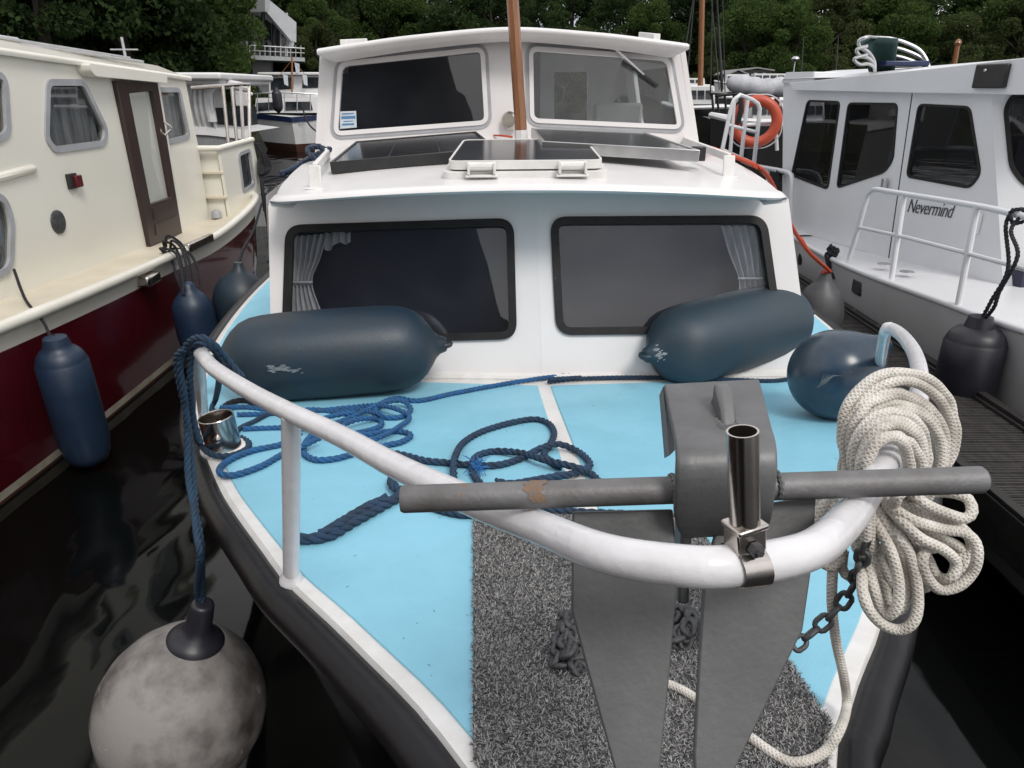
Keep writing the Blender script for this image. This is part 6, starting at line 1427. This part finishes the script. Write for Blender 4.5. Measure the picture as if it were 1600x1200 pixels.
for x0, x1 in ((1124, 1108), (1130, 1118), (1072, 1088), (1060, 1090)): mb.tube([PY(x0, 140, Ys), PY(x1, -40, Ys)], .022, 4)
obj('rigging', mb, M['chain'], sb)
mb = MB(); hs = [PY(1060, 148, Ys), PY(1082, 150, Ys - .8), PY(1150, 147, Ys - .3), PY(1152, 146, Ys + 1.5)]; mb.grid([hs, [A3([p[0], p[1] + .1, -.1]) for p in hs]]); mb.grid([hs, [p + A3([0, 1.8, 0]) for p in hs]]); obj('hull', mb, M['bgwhite'], sb)
sl = thing('gaff_sloop', 'small sailing boat with furled sail under a silver grey cover', 'boat', (5.6, 16.5, 0)); Ys = 16.5
mb = MB(); P_ = smooth_path([PY(*p, Ys) for p in ((1136, 128), (1145, 130), (1165, 133), (1190, 138), (1215, 136), (1260, 134))], .06)
mb.tube(P_, [.02 + .17 * min(1, 7 * t_ + .25) * (1 + .10 * math.sin(t_ * 40)) for t_ in np.linspace(0, 1, len(P_))], 14); cv = obj('sail_cover', mb, M['canvas'], sl, sharp=80)
mb = MB(); mb.tube([PY(1128, 150, Ys), PY(1118, -40, Ys)], .022, 6); mb.tube([PY(1133, 150, Ys), PY(1128, -40, Ys)], .012, 5); mb.tube([PY(1110, 150, Ys), PY(1114, -40, Ys)], .014, 4); obj('mast', mb, M['blackplastic'], sl)
mb = MB(); mb.tube([PY(1110, 145, Ys), PY(1240, 152, Ys)], .04, 6); mb.tube([PY(1118, 150, Ys), PY(1160, 146, Ys - .5)], .03, 6)
for x in (1112, 1120, 1132, 1146): mb.tube([PY(x, 145 + .05 * x % 5, Ys), PY(x + 4, 186, Ys)], .025, 6)
obj('boom_gear', mb, M['blackplastic'], sl)
mb = MB(); hs = [PY(1086, 178, Ys - .2), PY(1110, 186, Ys - 1), PY(1200, 190, Ys - .5), PY(1290, 192, Ys)]; mb.grid([hs, [A3([p[0], p[1], -.1]) for p in hs]]); mb.grid([hs, [p + A3([0, 2, 0]) for p in hs]]); obj('hull', mb, M['hull_black'], sl)
for i, (x0, x1, y0, y1, Y, lab) in enumerate(((1140, 1165, 112, 126, 46, 'small dark gabled houseboat on the far bank'), (1158, 1206, 106, 122, 48, 'long dark houseboat with flat roof on the far bank'))):
    t = thing('houseboat', lab, 'houseboat', PY((x0 + x1) / 2, y1, Y)); P_ = Plane(PY(x0, y1, Y), (1, 0, 0), (0, 0, 1))
    mb = MB(); mb.plate(P_, P_.poly([(x0, y1 + 6), (x0, y0 + 4), ((x0 + x1) / 2, y0 if i == 0 else y0 + 3), (x1, y0 + 4), (x1, y1 + 6)]), (), -3, 0); obj('wall', mb, M['brown'], t)
    mb = MB(); mb.plate(P_, P_.poly([(x0 - 3, y0 + 5), ((x0 + x1) / 2, y0 - 2 if i == 0 else y0 + 1), (x1 + 3, y0 + 5), (x1 + 3, y0 + 3), ((x0 + x1) / 2, y0 - 4 if i == 0 else y0 - 1), (x0 - 3, y0 + 3)]), (), -3.2, .2); obj('roof', mb, M['corr'], t)
    for k in range(2 + i):
        u = x0 + 4 + (x1 - x0 - 8) * (k + .2) / (2 + i); mb = MB(); mb.plate(P_, P_.poly([(u, y1 - 1), (u, y0 + 8), (u + 5, y0 + 8), (u + 5, y1 - 1)]), (), .01, .05); obj('window', mb, M['paper'], t)
for px, pt, Y, lab in ((1256, 58, 26, 'thin whip aerial left of the roof chair with a slight lean'), (1310, 56, 24, 'thin whip aerial close to the roof chair'), (1243, 92, 22, 'short aerial with round white top near the sail cover')):
    t = MB(); a, b_ = PY(px - 4, 118, Y), PY(px, pt, Y); t.tube([A3([a[0], a[1], .8]), a, b_], [.03, .022, .012], 5)
    if pt == 92: t.sphere(b_, (.11, .11, .07), 10, 6)
    one('whip_aerial', t, M['alu'] if pt == 92 else M['chain'], lab, 'aerial')
mb = MB(); a = PY(1497, 90, 30); b_ = PY(1496, 72, 30); mb.tube([A3([a[0], a[1], .5]), b_], .09, 8); mb.lathe([(0, .09), (.1, .12), (.2, .08), (.25, .01)], b_, (0, 0, 1), 10); one('mooring_post', mb, M['varnish'], 'short orange brown post top above the white cruiser roof', 'post')
